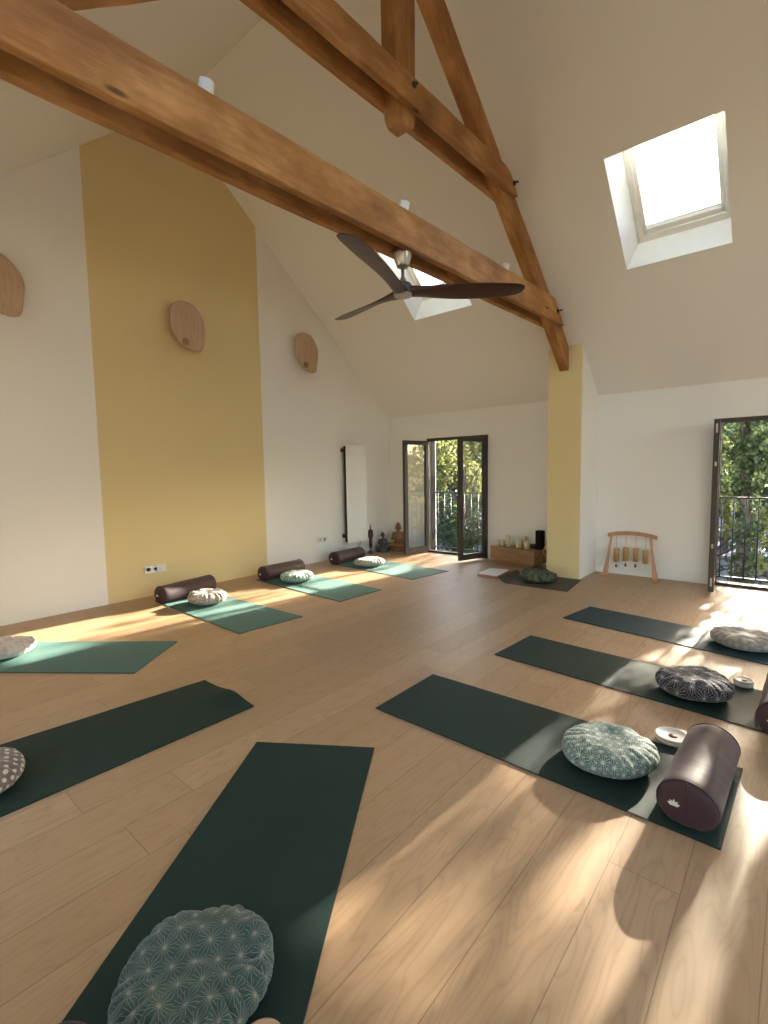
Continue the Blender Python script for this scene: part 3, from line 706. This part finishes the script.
# ================================================================= BENCH WITH CANDLES
bench = thing('low_bench', 'low oak box bench against the wall left of the yellow pier', 'bench', (7.085, 3.31, 0), math.radians(-12))
m = MB(); m.box((-.16, -.41, .075), (.16, .41, .285)); m.build('body', M_BENCH, bench, bevel=.004)
m = MB(); m.box((-.11, -.34, 0), (.11, .34, .075)); m.build('plinth', M_BENCH_D, bench, bevel=.002)
M_WAX = NT('cream wax'); M_WAX.set((.62, .55, .38, 1), .45); M_WAX.b.inputs['Subsurface Weight'].default_value = .15; M_WAX = M_WAX.m
def candle(x, y, r, h, label):
    t = thing('pillar_candle', label, 'candle', (x, y, .285), 0, 'cream pillar candles on the bench')
    m = MB(); m.lathe([(0, 0), (r, 0), (r, h - .006), (r - .004, h), (r - .012, h - .001), (r - .02, h - .008), (0, h - .010)], 28); m.build('wax', M_WAX, t)
    m = MB(); m.tube([(0, 0, h - .012), (.001, 0, h + .004), (.003, 0, h + .010)], .0015, 6); m.build('wick', M_BLACK, t)
candle(7.12, 3.60, .046, .098, 'shortest cream pillar candle at the left end of the bench')
candle(7.09, 3.475, .043, .172, 'tallest cream pillar candle in the front row')
candle(7.07, 3.285, .043, .122, 'cream pillar candle in the middle of the bench')
candle(7.04, 3.14, .047, .110, 'front right cream pillar candle')
candle(7.16, 3.235, .044, .172, 'cream pillar candle standing behind the two right front ones')
m = MB(); m.lathe([(0, 0), (.028, 0), (.045, .02), (.055, .045), (.055, .06), (.05, .06), (.04, .03), (0, .012)], 28)
o = m.build('small_bowl', plain('dark brown wood', (.06, .025, .012, 1), .45)); o.location = (7.15, 3.085, .285); tag(o, 'small dark brown bowl on bench behind the right candles', 'bowl')
sp = thing('speaker', 'upright black box speaker at the right end of the bench', 'speaker', (7.12, 2.965, .285), math.radians(-12))
m = MB(); m.box((-.05, -.052, 0), (.05, .052, .285)); m.build('cabinet', M_BLACK, sp, bevel=.006)
m = MB(); m.box((-.054, -.046, .012), (-.0502, .046, .273)); m.build('grille', plain('speaker grille', (.010, .010, .010, 1), .9, 0, .1), sp)
st = thing('brass_stand', 'thin brass folding stand between the bench and the yellow pier', 'stand', (6.93, 2.785, 0))
M_BRASS = plain('brass wire', (.62, .43, .13, 1), .35, .8)
for a, b in (((.02, -.03, .60), (-.04, .11, .03)), ((-.02, .06, .30), (.05, -.10, .02)), ((-.02, .055, .31), (.02, -.10, .345))):
    m = MB(); m.tube([a, b], .0055, 8); m.build('rod', M_BRASS, st)
m = MB(); m.tube([(.0, .08, .0), (.0, .12, .0)], .007, 8); m.tube([(-.04, .11, .007), (.05, -.10, .007)], .0055, 8); m.build('foot', M_BRASS, st)
# book by the mat
bk = thing('book', 'large flat book with white cover and reddish edge on floor', 'book', (6.27, 3.30, .001), math.radians(4))
m = MB(); m.prism([(-.24, -.15, .0), (.27, -.13, 0), (.24, .15, 0), (-.21, .15, 0)], (0, 0, .028)); m.build('pages', plain('reddish page edge', (.50, .20, .15, 1), .6), bk, bevel=.002)
m = MB(); m.prism([(-.22, -.155, .0285), (.275, -.135, .0285), (.245, .155, .0285), (-.20, .155, .0285)], (0, 0, .006)); m.build('cover', plain('white cover', (.74, .71, .68, 1), .5), bk, bevel=.001)

# ================================================================= CHIME STAND
cs = thing('chime_stand', 'reddish wooden arched stand leaning at the white wall right of the pier', 'stand', (7.16, 1.71, 0))
# legs: flared at the foot; bar arched
def leg_mesh(yb, yt, sgn):
    m = MB(); st = [(0, .030, .040), (.05, .030, .040), (.10, .027, .034), (.18, .020, .026), (.32, .0165, .019), (.50, .0150, .017), (.60, .015, .017)]
    vs = []; fs = []
    for z, wy, wx in st:
        y = yb + (yt - yb) * z / .6; x = -.04 + .09 * z / .6
        for dx, dy in ((-1, -1), (1, -1), (1, 1), (-1, 1)): vs.append((x + dx * wx * .8, y + dy * wy, z))
    for i in range(len(st) - 1):
        for j in range(4): fs.append((i * 4 + j, i * 4 + (j + 1) % 4, (i + 1) * 4 + (j + 1) % 4, (i + 1) * 4 + j))
    fs += [(3, 2, 1, 0), tuple(len(vs) - 4 + j for j in range(4))]
    m.mesh(vs, fs); m.build('leg', M_ASH, cs, bevel=.006)
    m = MB(); m.box((-.13, yb - .028 + sgn * .012, 0), (.035, yb + .028 + sgn * .012, .030)); m.build('foot', M_ASH, cs, bevel=.008)
leg_mesh(.315, .255, 1); leg_mesh(-.315, -.225, -1)
m = MB(); top = []; bot = []
for k in range(17):
    y = .31 - .62 * k / 16; a = .040 * (1 - ((y) / .31) ** 2); top.append((.035, y, .592 + a)); bot.append((.035, y, .537 + a * 1.05))
m.prism(top + bot[::-1], (.03, 0, 0)); m.build('arched_bar', M_ASH, cs, bevel=.005)
chimes = [(1.90, .387, .197, 1, 'first bamboo chime tube from the left on the arched stand'), (1.78, .41, .222, 1, 'second bamboo chime tube from the left on the arched stand'), (1.656, .413, .224, 1, 'third bamboo chime tube from the left on the arched stand'), (1.535, .391, .208, 0, 'fourth bamboo chime tube from the left, lacking the red pendant')]
for y, zt, zb, red, lab in chimes:
    t = thing('wind_chime', lab, 'wind chime', (7.195, y, 0), 0, 'bamboo chime tubes')
    r = .036
    m = MB(); m.lathe([(0, zb), (r - .006, zb), (r, zb + .002), (r, zt - .004), (r - .003, zt), (0, zt)], 28); m.build('tube', M_BAMBOO, t)
    zs = .565
    for a, b in ((zt, zs), (zb, zb - .045)):
        m = MB(); m.tube([(0, 0, a), (0, 0, b)], .0016, 6); m.build('cord', M_DARK, t)
    m = MB()
    if red: m.lathe([(0, zb - .085), (.010, zb - .080), (.016, zb - .062), (.010, zb - .042), (.002, zb - .032), (0, zb - .032)], 16)
    else: m.lathe([(0, zb - .10), (.004, zb - .10), (.005, zb - .05), (0, zb - .045)], 10)
    m.build('pendant', plain('red brown pendant', (.16, .04, .02, 1), .4) if red else M_STEEL, t)

# ================================================================= STATUES
def remeshed(m, name, mat, parent, vox=.006):
    o = m.build(name, mat, parent, weld=False, fix=False)
    r = o.modifiers.new('r', 'REMESH'); r.mode = 'VOXEL'; r.voxel_size = vox; r.use_smooth_shade = True
    s = o.modifiers.new('s', 'SMOOTH'); s.iterations = 2; s.factor = .5
    return o
def seated_buddha(name, label, loc, rz, s, mat, plinth, hand_forward=False):
    t = thing(name, label, 'statue', loc, rz); m = MB(); S = lambda *a: tuple(v * s for v in a)
    # facing -x locally (into the room); heights in units of total height
    z0 = plinth
    def cap(a, b, ra, rb): 
        pts = [Vector(a).lerp(Vector(b), k / 6) * s for k in range(7)]; m.tube(pts, [(ra + (rb - ra) * k / 6) * s for k in range(7)], 14)
        m.ell(Vector(a) * s, S(ra, ra, ra), 12, 8); m.ell(Vector(b) * s, S(rb, rb, rb), 12, 8)
    m.ell(S(0, 0, z0 + .10), S(.15, .19, .11))                   # hips
    m.ell(S(0, 0, z0 + .30), S(.105, .15, .20))                  # torso
    m.ell(S(0, 0, z0 + .43), S(.085, .150, .075))                 # shoulders
    for d in (-1, 1):
        cap((.0, d * .10, z0 + .09), (-.17, d * .27, z0 + .065), .085, .062)   # thighs
        cap((-.17, d * .27, z0 + .065), (-.24, -d * .02, z0 + .045), .060, .040)  # shins crossed
        cap((.0, d * .150, z0 + .43), (-.01, d * .195, z0 + .25), .054, .044)   # upper arms
        cap((-.01, d * .195, z0 + .25), (-.17, d * .04, z0 + (.17 if not (hand_forward and d > 0) else .33)), .044, .030)
        m.ell(S(-.19, d * .03, z0 + (.165 if not (hand_forward and d > 0) else .36)), S(.035, .05, .028))
        m.ell(S(0, d * .088, z0 + .60), S(.018, .014, .055))       # ears
    cap((0, 0, z0 + .48), (0, 0, z0 + .56), .050, .046)
    m.ell(S(-.004, 0, z0 + .635), S(.088, .082, .105))            # head
    m.ell(S(.012, 0, z0 + .675), S(.090, .086, .080)); m.ell(S(.01, 0, z0 + .745), S(.048, .048, .040)); m.ell(S(.01, 0, z0 + .775), S(.022, .022, .026))
    m.ell(S(-.090, 0, z0 + .62), S(.016, .012, .028)); m.ell(S(-.080, 0, z0 + .585), S(.014, .026, .008))
    remeshed(m, 'figure', mat, t, .0055)
    p = MB(); pz = plinth * s
    p.lathe([(0, 0), (.30 * s, 0), (.305 * s, pz * .18), (.275 * s, pz * .5), (.30 * s, pz * .85), (.285 * s, pz * 1.05), (0, pz * 1.05)], 36, M=Matrix.Scale(.82, 4, (1, 0, 0)))
    p.build('base', mat, t)
    return t
def facing(p): return math.atan2(p[1], p[0]) + 0.
q = (7.17, 5.77); seated_buddha('wooden_buddha_statue', 'brown carved wooden seated buddha statue beside the door leaf', (*q, 0), facing(q) - .25, .585, M_STATUEW, .13, True)
q = (6.90, 5.93); seated_buddha('stone_buddha_statue', 'small dark stone seated buddha statue between two other statues', (*q, 0), facing(q), .40, M_STATUED, .14)
q = (6.62, 5.98); t = thing('standing_statue', 'slim dark red standing statue below the radiator', 'statue', (*q, 0), facing(q)); m = MB()
m.ell((0, 0, .455), (.024, .022, .034)); m.ell((0, 0, .49), (.012, .012, .018)); m.tube([(0, 0, .42), (0, 0, .44)], .012, 10)
m.ell((0, 0, .40), (.024, .046, .022)); 
for z0_, z1_, a, b in ((.10, .40, .046, .042),): m.tube([(0, 0, z0_), (0, 0, .2), (0, 0, .3), (0, 0, z1_)], [.040, .044, .036, .038], 20)
for d in (-1, 1): m.tube([(0, d * .042, .40), (-.004, d * .052, .30), (-.02, d * .03, .25)], [.014, .012, .009], 10); m.tube([(0, d * .016, .11), (0, d * .016, .05)], [.013, .010], 10); m.ell((-.010, d * .016, .045), (.022, .010, .008))
m.ell((-.024, 0, .452), (.006, .004, .008))
remeshed(m, 'figure', M_STATUER, t, .004)
m = MB(); m.tube([(-.034, 0, .445), (-.036, 0, .445)], .012, 10); m.ell((-.014, 0, .452), (.016, .016, .024)); m.build('face', M_SKIN, t)
m = MB(); m.lathe([(0, 0), (.062, 0), (.066, .012), (.055, .022), (.058, .036), (.050, .042), (0, .042)], 28); m.build('base', M_STATUED, t); t.scale = (.85, .78, 1.06)

# ================================================================= OUTSIDE
GZ = -2.8
def mat_ground():
    m = NT('shaded gravel'); o = m.coord(); n = m.noise(o, 1.2, 6, .7); f = m.noise(o, 30, 3)
    m.set(m.mix(n, (.085, .095, .135, 1), (.14, .155, .20, 1)), 1., spec=0.); m.bump(f, .4, .03); return m.m  # tree shade over the yard is put into this dark bluish colour
m = MB(); m.face([(E + T, -40, GZ), (110, -40, GZ), (110, 70, GZ), (E + T, 70, GZ)]); o = m.build('ground', mat_ground(), fix=False); struct(o, 'grey gravel yard below the balcony', 'ground')
def mat_stone():
    m = NT('dry stone'); o = m.coord(); v = m.new('ShaderNodeTexVoronoi'); m.l.new(m.mapping(o, (2.6, 2.6, 4.2)), v.inputs['Vector']); v.inputs['Scale'].default_value = 1.
    e = m.new('ShaderNodeTexVoronoi', feature='DISTANCE_TO_EDGE'); m.l.new(m.mapping(o, (2.6, 2.6, 4.2)), e.inputs['Vector']); e.inputs['Scale'].default_value = 1.
    c = m.mix(m.new('ShaderNodeSeparateColor').outputs[0], (.42, .38, .33, 1), (.60, .56, .50, 1))
    sc = m.new('ShaderNodeSeparateColor'); m.l.new(v.outputs['Color'], sc.inputs[0]); c = m.mix(sc.outputs[0], (.15, .14, .14, 1), (.32, .30, .28, 1))
    g = m.ramp(e.outputs['Distance'], [(.02, (0, 0, 0)), (.10, (1, 1, 1))]); c = m.mix(g, (.06, .055, .05, 1), c)
    m.set(c, 1., spec=0.); m.bump(g, .9, .08); return m.m
m = MB(); seg = 60
for k in range(seg):
    y0 = -14 + k * .6; h = 1.0 + .10 * math.sin(k * 1.7) + .08 * math.sin(k * 3.1); m.box((22, y0, GZ), (22.6, y0 + .6, GZ + h))
o = m.build('garden_wall', mat_stone(), weld=False); tag(o, 'low dry stone wall across the yard beyond the railing', 'garden wall')
def mat_hill():
    m = NT('forested hill'); o = m.coord(); n = m.noise(o, .35, 8, .75)
    m.set(m.ramp(n, [(.35, (.018, .030, .040)), (.6, (.045, .070, .070)), (.75, (.10, .12, .07))]), 1., spec=0.); m.bump(n, 1., 1.5); return m.m
vs = []; fs = []; nx, ny = 14, 40
for i in range(nx + 1):
    for j in range(ny + 1):
        x = 55 + i * 5; y = -60 + j * 5; h = GZ + (14 + 3 * noise.noise(Vector((x * .04, y * .04, 0)))) * math.sin(min(1, i / 9) * PI / 2) + 1.2 * noise.noise(Vector((x * .3, y * .3, 2)))
        vs.append((x, y, h if i else GZ - .2))
for i in range(nx):
    for j in range(ny): fs.append((i * (ny + 1) + j, (i + 1) * (ny + 1) + j, (i + 1) * (ny + 1) + j + 1, i * (ny + 1) + j + 1))
m = MB(); m.mesh(vs, fs, 0, True); o = m.build('hillside', mat_hill(), fix=False); o['kind'] = 'structure'; tag(o, 'dark wooded hillside far beyond the trees', 'hill')

def mat_leaf(name, c1, c2, tr):
    m = NT(name); gi = m.new('ShaderNodeNewGeometry'); out = m.n['Material Output']
    c = m.ramp(gi.outputs['Random Per Island'], [(0, c1), (.6, c2), (1, tuple(v * 1.5 for v in c2))])
    m.set(c, .55, spec=.3); t = m.new('ShaderNodeBsdfTranslucent'); m.l.new(m.mix(.5, c, tr), t.inputs[0])
    mx = m.new('ShaderNodeMixShader'); mx.inputs[0].default_value = .45; m.l.new(m.b.outputs[0], mx.inputs[1]); m.l.new(t.outputs[0], mx.inputs[2]); m.l.new(mx.outputs[0], out.inputs[0]); return m.m
M_LEAFY = mat_leaf('yellow green leaves', (.045, .062, .020), (.15, .165, .055), (.34, .34, .13, 1))
M_LEAFG = mat_leaf('green leaves', (.018, .034, .015), (.055, .08, .035), (.10, .13, .05, 1))
M_LEAFD = mat_leaf('dark green leaves', (.010, .024, .012), (.03, .05, .02), (.06, .09, .03, 1))
M_BARK = plain('bark', (.045, .036, .028, 1), .9, var=.4, nscale=20)
def foliage(name, blobs, n, size, mat, parent, seed, surf=.5):
    rg = np.random.default_rng(seed); blobs = np.array(blobs, float)
    vol = blobs[:, 3] * blobs[:, 4] * blobs[:, 5]; k = rg.choice(len(blobs), n, p=vol ** .8 / (vol ** .8).sum())
    d = rg.normal(size=(n, 3)); d /= np.linalg.norm(d, axis=1)[:, None]; r = rg.random(n)[:, None] ** (1 / 3) * (1 - surf) + surf * (.8 + .25 * rg.random(n)[:, None])
    p = blobs[k, :3] + d * r * blobs[k, 3:6]
    a = rg.normal(size=(n, 3)); a /= np.linalg.norm(a, axis=1)[:, None]; b = np.cross(a, rg.normal(size=(n, 3))); b /= np.linalg.norm(b, axis=1)[:, None]; c = np.cross(a, b)
    s = size * (.6 + .8 * rg.random(n))[:, None]
    V = np.stack([p - a * s * .5, p - a * s * .05 + b * s * .30 + c * s * .08, p + a * s * .5, p - a * s * .05 - b * s * .30 + c * s * .08], 1).reshape(-1, 3)
    i = np.arange(n) * 4; F = np.concatenate([np.stack([i, i + 1, i + 2], 1), np.stack([i, i + 2, i + 3], 1)])
    me = bpy.data.meshes.new(name); me.vertices.add(len(V)); me.vertices.foreach_set('co', V.astype(np.float32).ravel())
    me.loops.add(F.size); me.loops.foreach_set('vertex_index', F.astype(np.int32).ravel()); me.polygons.add(len(F)); me.polygons.foreach_set('loop_start', np.arange(0, F.size, 3, dtype=np.int32)); me.polygons.foreach_set('loop_total', np.full(len(F), 3, dtype=np.int32))
    me.update(calc_edges=True); me.materials.append(mat)
    o = bpy.data.objects.new(name, me); COL.objects.link(o); o.parent = parent; return o
def tree(x, y, blobs, n, size, mat, label, seed, r=.14, cat='tree', top=None, ivy=False):
    t = thing('garden_tree', label, cat, (x, y, GZ), 0, 'trees in the garden')
    rg = random.Random(seed); m = MB(); B = [(bx - x, by - y, bz - GZ, *rr) for bx, by, bz, *rr in blobs]
    top = top or max(b[2] for b in B)
    pts = [(0, 0, -.1)] + [(rg.uniform(-.12, .12), rg.uniform(-.12, .12), top * k / 6) for k in range(1, 7)]
    m.tube(pts, [r * (1.15 - .8 * k / 6) for k in range(7)], 10)
    for b in B:
        k = rg.randint(2, 5); a = Vector(pts[k]); c = Vector(b[:3]); mid = (a + c) / 2 + Vector((0, 0, .15)); m.tube([a, mid, c], [r * .4, r * .25, r * .08], 6)
        for _ in range(5):
            e = c + Vector((rg.uniform(-1, 1) * b[3], rg.uniform(-1, 1) * b[4], rg.uniform(-1, 1) * b[5])) * .8; m.tube([mid.lerp(c, .6), (mid.lerp(c, .6) + e) / 2 + Vector((0, 0, .06)), e], [r * .12, r * .07, .006], 5)
    m.build('trunk', M_BARK, t, weld=False, fix=False); foliage('foliage', B, n, size, mat, t, seed)
    return t
def blobs_in(seed, n, x, y, z, r):
    rg = random.Random(seed); return [(rg.uniform(*x), rg.uniform(*y), rg.uniform(*z), *[rg.uniform(*r) for _ in range(3)]) for _ in range(n)]
# seen through the right-hand door
ivt = thing('ivy_covered_tree', 'ivy covered tree trunk standing just beyond the right railing', 'tree', (12.2, .82, GZ))
m = MB(); m.tube([(0, 0, -.1), (.02, .03, 1.5), (0, -.02, 3.2), (.05, .05, 5.), (.1, .15, 7.)], [.16, .14, .12, .10, .04], 12)
IB = blobs_in(4, 6, (-1.2, 1.2), (.0, 1.4), (5.6, 7.4), (.3, .6)); 
for b in IB: m.tube([(.03, .03, 4.6), ((b[0]) / 2, b[1] / 2, 5.2), b[:3]], [.06, .04, .012], 6)
m.build('trunk', M_BARK, ivt, weld=False)
foliage('ivy', [(0, 0, .4 + k * .45, .27, .24, .34) for k in range(12)] + [(0, .05, 4.2, .5, .5, .5), (-.3, -.3, 4.6, .5, .5, .4), (-.2, .1, 5.0, .6, .8, .5)], 6500, .10, M_LEAFG, ivt, 31, .8)
foliage('crown', IB, 700, .15, M_LEAFY, ivt, 33, .3)
tree(17.0, 2.2, blobs_in(11, 9, (16, 18.5), (-.5, 3.6), (-.6, 1.7), (.6, 1.0)), 6500, .17, M_LEAFY, 'yellow green garden tree behind the ivy covered trunk', 12)
tree(19.5, -.8, blobs_in(13, 8, (18.5, 21), (-3., .8), (-.8, 2.1), (.7, 1.1)), 6000, .18, M_LEAFG, 'green garden tree right of the ivy covered trunk', 14)
tree(26, 2.4, blobs_in(15, 14, (25, 28), (-3.5, 6.5), (-2.2, 2.4), (1.1, 1.8)), 11000, .26, M_LEAFD, 'dark green tree mass behind the dry stone wall', 16)
# seen through the left-hand door
tree(13.2, 8.0, blobs_in(21, 9, (12.5, 14.5), (6.8, 9.6), (-.6, 2.9), (.5, .9)), 6500, .14, M_LEAFY, 'yellow green garden tree close to the left railing', 22, r=.06)
tree(15.6, 11.2, blobs_in(23, 10, (14.5, 17), (9.2, 12.8), (-1.8, 3.2), (.6, 1.1)), 8500, .15, M_LEAFG, 'green garden tree behind the left balcony door', 24)
tree(18.5, 9.0, blobs_in(25, 9, (17.5, 20), (8.0, 13.5), (-2.2, 2.4), (.8, 1.2)), 7000, .18, M_LEAFG, 'garden tree further back beyond the left balcony door', 26)
tree(24, 16, blobs_in(27, 14, (22.5, 27), (10, 22), (-2.0, 3.2), (1.2, 2.0)), 10000, .26, M_LEAFD, 'dark green tree mass far beyond the left balcony door', 28)
tree(13.8, -5.0, blobs_in(51, 10, (12.6, 15), (-7., -3.2), (-1.5, 4.2), (.6, 1.1)), 6000, .16, M_LEAFY, 'garden tree to the right of the yard', 52)
# trees toward the sun, whose leaves break up the light
tree(15.5, 3.6, blobs_in(41, 9, (14, 17.0), (2.3, 5.2), (2.4, 5.2), (.3, .55)), 480, .15, M_LEAFY, 'open crowned tree between the two balcony doors', 42, top=7.0)
tree(15.2, -.9, blobs_in(43, 9, (14, 16.5), (-1.5, .5), (3.5, 4.5), (.2, .45)) + blobs_in(45, 5, (13.8, 16), (-1.6, .4), (2.4, 3.2), (.25, .4)) + blobs_in(46, 5, (14, 16.5), (-1.5, .5), (4.8, 5.8), (.4, .7)), 2000, .15, M_LEAFY, 'open crowned tree right of the balcony door at right edge', 44, top=7.0)

# ================================================================= LIGHT
sun = bpy.data.lights.new('sun', 'SUN'); sun.energy = 23.0; sun.angle = math.radians(.6); sun.color = (1, .90, .75)
so = bpy.data.objects.new('sun', sun); COL.objects.link(so); so.rotation_euler = SUN_DIR.to_track_quat('-Z', 'Y').to_euler()
w = bpy.data.worlds.new('World'); SC.world = w; w.use_nodes = True; wt = w.node_tree; bg = wt.nodes['Background']
sky = wt.nodes.new('ShaderNodeTexSky'); sky.sky_type = 'NISHITA'; sky.sun_disc = False; sky.sun_elevation = math.radians(17); sky.sun_rotation = math.radians(90 + 5); sky.air_density = 1.; sky.dust_density = 2.5; sky.ozone_density = 1.
hs = wt.nodes.new('ShaderNodeHueSaturation'); hs.inputs['Saturation'].default_value = 1.; wt.links.new(sky.outputs[0], hs.inputs['Color']); wt.links.new(hs.outputs[0], bg.inputs[0]); bg.inputs[1].default_value = .7
def portal(loc, normal, sx, sy):
    l = bpy.data.lights.new('portal', 'AREA'); l.shape = 'RECTANGLE'; l.size = sx; l.size_y = sy; l.cycles.is_portal = True
    o = bpy.data.objects.new('daylight_portal', l); COL.objects.link(o); o.location = loc; o.rotation_euler = Vector(normal).to_track_quat('-Z', 'Y').to_euler()
for a, b in DOORS: portal((E + T + .02, (a + b) / 2, DH / 2), (-1, 0, 0), b - a, DH)
for a, b, z0, z1 in LOPS: portal((WX - T - .02, (a + b) / 2, (z0 + z1) / 2), (1, 0, 0), b - a, z1 - z0)
for a, b, h in REAR: portal(((a + b) / 2, BY - T - .02, h / 2), (0, 1, 0), b - a, h)
for q, zf, s in [(x, zr, 1) for x in qr] + [(x, zl, -1) for x in ql]:
    cx = (q[0] + q[1]) / 2; nrm = Vector((-K * s, 0, -1)).normalized()
    l = Vector((cx, (q[2] + q[3]) / 2, zf(cx) + .40)) - nrm * .03
    portal(l, nrm, (q[3] - q[2]), (q[1] - q[0]) * math.sqrt(1 + K * K))

# ================================================================= CAMERA
f, yaw, pit, rol = 487.4586, .7062, -.0828, -.0164
Fv = Vector((math.cos(yaw) * math.cos(pit), math.sin(yaw) * math.cos(pit), math.sin(pit)))
Rv = Fv.cross(Vector((0, 0, 1))).normalized(); Uv = Rv.cross(Fv)
R2 = Rv * math.cos(rol) + Uv * math.sin(rol); U2 = -Rv * math.sin(rol) + Uv * math.cos(rol)
cd = bpy.data.cameras.new('camera'); cam = bpy.data.objects.new('camera', cd); COL.objects.link(cam)
Mx = Matrix(((R2.x, U2.x, -Fv.x, 0), (R2.y, U2.y, -Fv.y, 0), (R2.z, U2.z, -Fv.z, 1.5), (0, 0, 0, 1)))
cam.matrix_world = Mx; cd.sensor_fit = 'HORIZONTAL'; cd.sensor_width = 36; cd.lens = f / 768 * 36; cd.clip_start = .05; cd.clip_end = 500
SC.camera = cam
SC.view_settings.view_transform = 'Standard'; SC.view_settings.look = 'None'; SC.view_settings.gamma = 1; SC.view_settings.use_curve_mapping = False
SC.view_settings.exposure = 1.06
SC.cycles.use_denoising = True; SC.cycles.max_bounces = 10; SC.cycles.diffuse_bounces = 6; SC.cycles.transparent_max_bounces = 16
SC.cycles.sample_clamp_indirect = 6; SC.cycles.caustics_reflective = False
